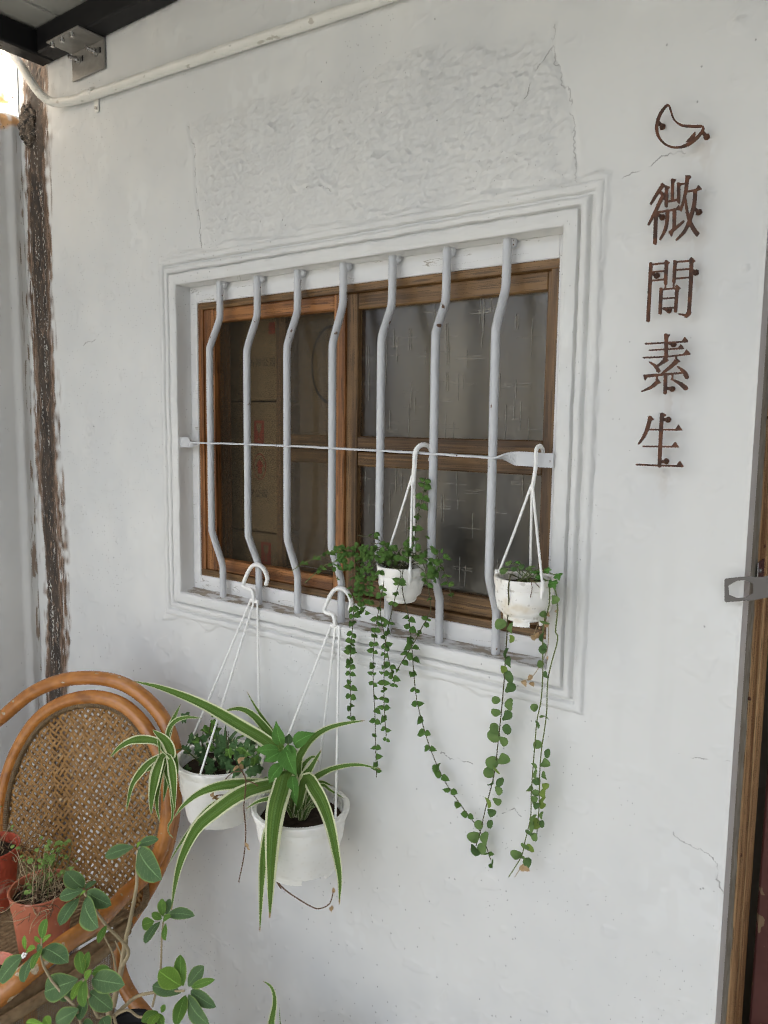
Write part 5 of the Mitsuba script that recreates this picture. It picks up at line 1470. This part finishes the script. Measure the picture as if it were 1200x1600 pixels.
# wrapped binding along the edge of the weave
bp = spline(np.array([CP + E1 * x + E2 * y for x, y in np.array(panel.buffer(-0.012).exterior.coords)[:-1]]), 330)
bp = np.array([p for p in bp if to2(p)[1] > miny + 0.03])
tq, Nq, Bq = frames(bp)
wr_ = []
for i in range(0, len(bp), 1):
    a = np.linspace(0, 2 * math.pi, 9)[:-1]
    rr_ = 0.0062 * rl.uniform(0.9, 1.1)
    cc = bp[i] + CN * 0.001 + tq[i] * (0.0018 * np.cos(a))[:, None] + rr_ * (np.cos(a)[:, None] * CN + np.sin(a)[:, None] * np.cross(tq[i], CN))
    cc = np.vstack([cc, cc[:1]])
    wr_.append(tube(cc, 0.0021, 5))
obj('edge_binding', cat(wr_), 'old_cane', ch, smooth=True, stuff=True)
# rail and fine woven apron under the right arm
zr = [at(u, v, y) for (u, v), y in (((175, 1478), -0.36), ((110, 1530), -0.48), ((60, 1563), -0.56), ((0, 1600), -0.63), ((-50, 1634), -0.68))]
obj('lower_rail', tube(zr, 0.011, 12, 40), 'old_cane', ch, smooth=True)
a0, a1 = np.array(zr[0]) + [0, 0, -0.012], np.array(zr[-1]) + [0, 0, -0.012]
ap = []
L_ = np.linalg.norm(a1 - a0)
dv = (a1 - a0) / L_
nv_ = unit(np.cross(dv, [0, 0, 1]))
for i in range(int(L_ / 0.0042)):
    p = a0 + dv * i * 0.0042
    zz = np.linspace(0, -0.16, 34)
    ap.append(tube(np.stack([p[0] + nv_[0] * 0.0011 * np.sin(zz / 0.0048 * math.pi + i * math.pi), p[1] + nv_[1] * 0.0011 * np.sin(zz / 0.0048 * math.pi + i * math.pi), p[2] + zz], 1), 0.0012, 4))
for j in range(33):
    z = -0.0048 * (j + 0.5)
    ap.append(tube([a0 + [0, 0, z], a1 + [0, 0, z]], 0.0013, 4, 30))
obj('woven_apron', cat(ap), 'old_cane', ch, smooth=True, stuff=True)

# seat, legs
YP = -0.47
PA = at(65, 1386, YP)
seat_z = PA[2] - 0.142
sc_ = np.array([-1.60, -0.50])
ss = []
for x in np.arange(-0.26, 0.20, 0.0125):
    ss.append(box(sc_[0] + x, sc_[0] + x + 0.0108, sc_[1] - 0.26, sc_[1] + 0.22, seat_z - 0.008 + 0.0012 * math.sin(x * 900), seat_z - 0.001, 0.002))
for i, m_ in enumerate(ss):
    obj('seat_slat', m_, 'old_cane', ch)
rim_ = [(sc_[0] - 0.27, sc_[1] + 0.22), (sc_[0] - 0.27, sc_[1] - 0.25), (sc_[0] + 0.225, sc_[1] - 0.25), (sc_[0] + 0.205, sc_[1] + 0.20)]
for i in range(4):
    a, b = rim_[i], rim_[(i + 1) % 4]
    obj('seat_rail', tube([(*a, seat_z - 0.025), (*b, seat_z - 0.025)], 0.0155, 14), 'old_cane', ch)
for (lx, ly) in rim_[:3]:
    obj('leg', tube([(lx, ly, seat_z - 0.01), (lx, ly, G0)], 0.016, 14), 'rattan_pole', ch)
rl_ = oh[-1]
obj('leg', tube([oh[-1], [oh[-1][0] + 0.01, oh[-1][1] + 0.02, G0]], 0.0165, 14), 'rattan_pole', ch)

# ================================================================== red flower pots on the seat
def flower_pot(label, c, r, h, bsdf, tilt=0.0):
    k = thing('flower_pot', label, 'flower pot', None)
    prof = [(0.0005, -h), (r * 0.70, -h), (r * 0.72, -h + 0.003), (r * 0.90, -0.034), (r * 0.915, -0.031), (r * 0.93, -0.030), (r * 0.95, -0.004), (r * 0.985, -0.002), (r, 0.0), (r * 0.985, 0.002), (r * 0.93, 0.001), (r * 0.91, -0.006), (r * 0.66, -h + 0.006), (0.0005, -h + 0.006)]
    obj('bowl', lathe(prof, c, 56), bsdf, k, smooth=45)
    th, rr = np.meshgrid(np.linspace(0, 2 * math.pi, 36), np.linspace(0, 1, 12))
    X, Y = rr * r * 0.88 * np.cos(th), rr * r * 0.88 * np.sin(th)
    Z = -0.020 + 0.012 * (meshkit.fbm(np.stack([X * 70, Y * 70, X * 0 + c[0]], -1), 3, 3) - 0.5)
    obj('soil', grid_mesh(c[0] + X, c[1] + Y, c[2] + Z), 'soil', k, smooth=True)
    return k


flower_pot('brick red plastic flower pot with a salt bloom, standing on the chair seat', PA, 0.064, 0.140, 'brick_plastic')
PB = at(-15, 1358, -0.46)
PB[2] = seat_z + 0.142
flower_pot('bright red plastic flower pot cut off by the left edge of the picture', PB, 0.064, 0.140, 'red_plastic')
PC_ = at(-22, 1520, -0.60)
flower_pot('pinkish red plastic pot at the left edge in front of the brick red pot', [PC_[0], PC_[1], seat_z + 0.045], 0.055, 0.044, 'pink_plastic')


def weeds(label, c, n_leaf, n_twig, seed, spread=0.05):
    k = thing('weed_seedlings', label, 'plant')
    r = np.random.default_rng(seed)
    for i in range(n_leaf):
        a, q = r.uniform(0, 6.28), r.uniform(0.0, 1.0)
        top = c + np.array([spread * q * 1.2 * math.cos(a) + 0.006, spread * q * math.sin(a) + 0.012, r.uniform(0.015, 0.095)])
        root = c + np.array([0.035 * r.normal() * 0.6, 0.035 * r.normal() * 0.6, -0.018])
        obj('stem', tube([root, (root + top) / 2 + r.normal(0, 0.006, 3), top], 0.0007, 5, 8), 'straw' if r.random() < 0.6 else 'green_stem', k)
        for j in range(r.integers(1, 4)):
            small_leaf(k, 'coin', 'weed_leaf', top + r.normal(0, 0.003, 3), r.normal(0, 1, 3) * [1, 1, 0.4], np.array([0.1, -0.5, 1.0]) + r.normal(0, 0.3, 3), r.uniform(0.006, 0.012))
    tw = []
    for i in range(n_twig):
        a = r.uniform(0, 6.28)
        root = c + np.array([0.045 * r.normal() * 0.7, 0.045 * r.normal() * 0.7, -0.018])
        L = r.uniform(0.03, 0.09)
        pts_ = [root]
        dvec = np.array([math.cos(a), math.sin(a), r.uniform(0.2, 1.0)])
        for s in range(4):
            dvec = unit(dvec + r.normal(0, 0.45, 3) - [0, 0, 0.12])
            pts_.append(pts_[-1] + dvec * L / 4)
        tw.append(tube(pts_, [0.0009, 0.0005], 5, 10))
    obj('dry_tangle', cat(tw[::2]), 'straw', k, smooth=True, stuff=True)
    obj('dry_tangle', cat(tw[1::2]), 'dry_stem', k, smooth=True, stuff=True)


weeds('pale green weed seedlings and dry tangle in the brick red pot', PA, 44, 150, 3, 0.06)
weeds('dry tangle of weeds in the bright red pot', PB, 8, 90, 4, 0.045)

# ================================================================== shrub in front
sh = thing('potted_shrub', 'glossy leaved shrub with bare pale stems in the lower left foreground', 'shrub')
SB = np.array([-0.99, -0.58, G0 + 0.25])


def twig(px, dep, r0, r1=None):
    P = strands(px, dep)
    obj('stem', tube(P, [r0, r1 or r0 * 0.7], 8, 30), 'pale_stem', sh, smooth=True)
    return P


main = np.vstack([[SB], strands([(172, 1620), (177, 1573), (190, 1512), (196, 1470)], [-0.60, -0.595, -0.585, -0.58])])
obj('stem', tube(main, [0.0058, 0.0042], 10, 40), 'pale_stem', sh, smooth=True)
twig([(196, 1470), (203, 1440), (213, 1387), (214, 1360), (215, 1328)], [-0.58, -0.57, -0.56], 0.0034, 0.0022)
twig([(191, 1510), (201, 1487), (186, 1466), (166, 1446), (148, 1420), (132, 1395)], [-0.585, -0.60, -0.62, -0.64], 0.0030, 0.0018)
twig([(182, 1520), (176, 1490), (163, 1463)], [-0.585, -0.60], 0.0018, 0.0012)
twig([(188, 1520), (190, 1495), (180, 1470)], [-0.585, -0.58], 0.0016, 0.001)
m2 = np.vstack([[SB + [0.01, 0, 0]], strands([(185, 1625), (158, 1598), (147, 1577), (138, 1553), (131, 1530)], [-0.62, -0.64, -0.65, -0.66])])
obj('stem', tube(m2, [0.0045, 0.0022], 8, 30), 'pale_stem', sh, smooth=True)
m3 = np.vstack([[SB + [-0.01, 0, 0]], strands([(130, 1620), (110, 1570), (77, 1527), (65, 1500), (63, 1478)], [-0.66, -0.68, -0.70])])
obj('stem', tube(m3, [0.0040, 0.0018], 8, 30), 'pale_stem', sh, smooth=True)
m4 = np.vstack([strands([(178, 1588), (195, 1572), (214, 1557), (238, 1551), (262, 1549), (288, 1548)], [-0.60, -0.57, -0.56, -0.55])])
obj('stem', tube(m4, [0.0032, 0.0018], 8, 30), 'pale_stem', sh, smooth=True)
twig([(180, 1586), (200, 1578), (218, 1589), (245, 1586)], [-0.60, -0.58, -0.57], 0.0022)
twig([(238, 1573), (246, 1540), (251, 1512), (253, 1464), (255, 1440)], [-0.56, -0.55, -0.55], 0.0018, 0.0013)
twig([(65, 1478), (65, 1465)], [-0.70, -0.70], 0.0014)
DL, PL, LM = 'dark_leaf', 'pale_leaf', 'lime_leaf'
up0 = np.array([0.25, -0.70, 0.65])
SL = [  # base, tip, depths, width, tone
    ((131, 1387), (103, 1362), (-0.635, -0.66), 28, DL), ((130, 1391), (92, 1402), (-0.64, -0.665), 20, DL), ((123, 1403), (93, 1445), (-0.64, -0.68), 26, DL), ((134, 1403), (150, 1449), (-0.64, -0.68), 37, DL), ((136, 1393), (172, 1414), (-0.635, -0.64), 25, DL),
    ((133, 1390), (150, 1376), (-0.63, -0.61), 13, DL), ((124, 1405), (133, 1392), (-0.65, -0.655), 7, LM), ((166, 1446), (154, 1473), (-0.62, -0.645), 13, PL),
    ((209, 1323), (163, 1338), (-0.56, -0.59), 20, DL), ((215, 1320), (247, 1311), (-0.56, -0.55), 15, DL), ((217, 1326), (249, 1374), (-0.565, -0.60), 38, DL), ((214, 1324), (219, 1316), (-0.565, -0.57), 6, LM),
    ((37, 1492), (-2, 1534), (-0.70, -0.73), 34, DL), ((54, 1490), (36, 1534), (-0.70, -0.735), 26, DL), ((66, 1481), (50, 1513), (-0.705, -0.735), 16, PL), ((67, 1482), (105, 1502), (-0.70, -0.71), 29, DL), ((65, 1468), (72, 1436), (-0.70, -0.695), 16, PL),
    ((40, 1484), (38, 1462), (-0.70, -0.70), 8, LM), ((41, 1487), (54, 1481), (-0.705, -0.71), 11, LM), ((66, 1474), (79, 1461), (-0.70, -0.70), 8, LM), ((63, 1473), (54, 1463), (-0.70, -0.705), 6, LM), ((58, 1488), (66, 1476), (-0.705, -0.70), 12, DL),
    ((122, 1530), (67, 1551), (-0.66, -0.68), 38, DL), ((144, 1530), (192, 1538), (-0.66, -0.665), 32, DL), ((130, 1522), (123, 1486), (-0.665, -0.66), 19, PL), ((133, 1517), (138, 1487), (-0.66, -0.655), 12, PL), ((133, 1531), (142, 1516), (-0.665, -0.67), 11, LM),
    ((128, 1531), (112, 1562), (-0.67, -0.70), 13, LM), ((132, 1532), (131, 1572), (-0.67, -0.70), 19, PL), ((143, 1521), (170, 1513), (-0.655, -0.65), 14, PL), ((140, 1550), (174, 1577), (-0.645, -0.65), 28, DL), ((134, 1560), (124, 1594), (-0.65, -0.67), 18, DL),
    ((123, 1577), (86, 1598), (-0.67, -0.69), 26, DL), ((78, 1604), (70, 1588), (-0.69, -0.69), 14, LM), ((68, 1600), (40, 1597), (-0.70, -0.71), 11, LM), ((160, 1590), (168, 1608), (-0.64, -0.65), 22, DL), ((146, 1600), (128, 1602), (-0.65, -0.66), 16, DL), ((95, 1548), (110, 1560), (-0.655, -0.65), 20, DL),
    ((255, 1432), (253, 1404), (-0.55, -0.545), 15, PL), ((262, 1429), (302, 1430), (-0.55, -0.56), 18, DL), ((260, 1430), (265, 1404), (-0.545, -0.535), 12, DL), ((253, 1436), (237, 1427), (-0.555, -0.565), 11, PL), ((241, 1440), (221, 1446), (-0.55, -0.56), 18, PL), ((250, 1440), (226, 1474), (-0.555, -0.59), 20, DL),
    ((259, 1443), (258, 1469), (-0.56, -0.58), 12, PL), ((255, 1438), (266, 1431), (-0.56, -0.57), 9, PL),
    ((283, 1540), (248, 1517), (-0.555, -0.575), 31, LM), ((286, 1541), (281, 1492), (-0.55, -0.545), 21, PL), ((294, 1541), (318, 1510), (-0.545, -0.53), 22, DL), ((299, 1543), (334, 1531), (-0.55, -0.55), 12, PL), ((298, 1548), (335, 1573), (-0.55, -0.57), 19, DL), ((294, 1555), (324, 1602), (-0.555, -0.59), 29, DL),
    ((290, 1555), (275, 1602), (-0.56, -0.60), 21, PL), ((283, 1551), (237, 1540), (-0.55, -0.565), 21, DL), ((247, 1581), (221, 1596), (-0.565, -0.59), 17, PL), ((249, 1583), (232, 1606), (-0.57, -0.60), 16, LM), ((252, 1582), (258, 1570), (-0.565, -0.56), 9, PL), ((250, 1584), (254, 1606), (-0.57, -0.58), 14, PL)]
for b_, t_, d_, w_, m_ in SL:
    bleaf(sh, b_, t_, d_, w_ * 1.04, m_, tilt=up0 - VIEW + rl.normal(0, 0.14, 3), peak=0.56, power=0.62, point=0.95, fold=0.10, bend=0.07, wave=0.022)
for u, v in ((37, 1490), (35, 1493), (41, 1490), (36, 1496), (39, 1494)):
    s = trimesh.creation.icosphere(1, 0.0019)
    s.apply_translation(at(u, v, -0.712))
    obj('flower_bud', s, 'cord_plastic', sh, smooth=True)
shp = thing('shrub_pot', 'black nursery pot of the foreground shrub standing on the ground', 'flower pot')
prof = [(0.0005, 0), (0.10, 0), (0.13, 0.26), (0.138, 0.262), (0.138, 0.285), (0.128, 0.285), (0.122, 0.26), (0.0005, 0.255)]
obj('bowl', lathe(prof, [SB[0], SB[1], G0], 48), 'black_rubber', shp)
bpz = at(205, 1597, -0.40)
bp_ = thing('nursery_pot', 'small black nursery pot behind the shrub stems at the foot of the chair', 'flower pot')
prof = [(0.0005, -0.12), (0.036, -0.12), (0.046, 0.0), (0.049, 0.0), (0.049, -0.004), (0.043, -0.004), (0.036, -0.02), (0.0005, -0.02)]
obj('bowl', lathe(prof, bpz + [0, 0, -0.01], 40), 'black_rubber', bp_)
cr = thing('plant_crate', 'upturned wooden crate carrying the small black nursery pot', 'crate')
for i in range(4):
    obj('slat', box(bpz[0] - 0.09, bpz[0] + 0.09, bpz[1] - 0.09 + i * 0.046, bpz[1] - 0.09 + i * 0.046 + 0.040, bpz[2] - 0.145, bpz[2] - 0.131, 0.002), 'old_cane', cr)
for sx in (-0.09, 0.078):
    for sy in (-0.09, 0.078):
        obj('post', box(bpz[0] + sx, bpz[0] + sx + 0.012, bpz[1] + sy, bpz[1] + sy + 0.012, G0, bpz[2] - 0.1455), 'old_cane', cr)

# blade of another spider plant rising from below the picture
s3 = thing('spider_plant', 'lone striped blade rising at the bottom edge below the large pots', 'plant')
b3 = at(420, 1660, -0.26)
for px, w in (([(420, 1640), (424, 1600), (429, 1570), (428, 1552), (422, 1540), (411, 1533)], 10), ([(426, 1650), (440, 1625), (438, 1600), (436, 1570)], 3), ([(424, 1650), (455, 1625), (470, 1612)], 9)):
    sleaf(s3, px, [-0.26, -0.26, -0.25], w, base=b3)
c3 = b3 + [0, 0, -0.02]
gp = thing('ground_planter', 'white plastic planter below the picture edge holding the lone striped blade', 'flower pot')
obj('bowl', lathe([(0.0005, G0), (0.07, G0), (0.10, c3[2]), (0.105, c3[2]), (0.105, c3[2] + 0.004), (0.094, c3[2] + 0.002), (0.09, c3[2] - 0.02), (0.0005, c3[2] - 0.02)], [c3[0], c3[1], 0], 48), 'white_plastic', gp)
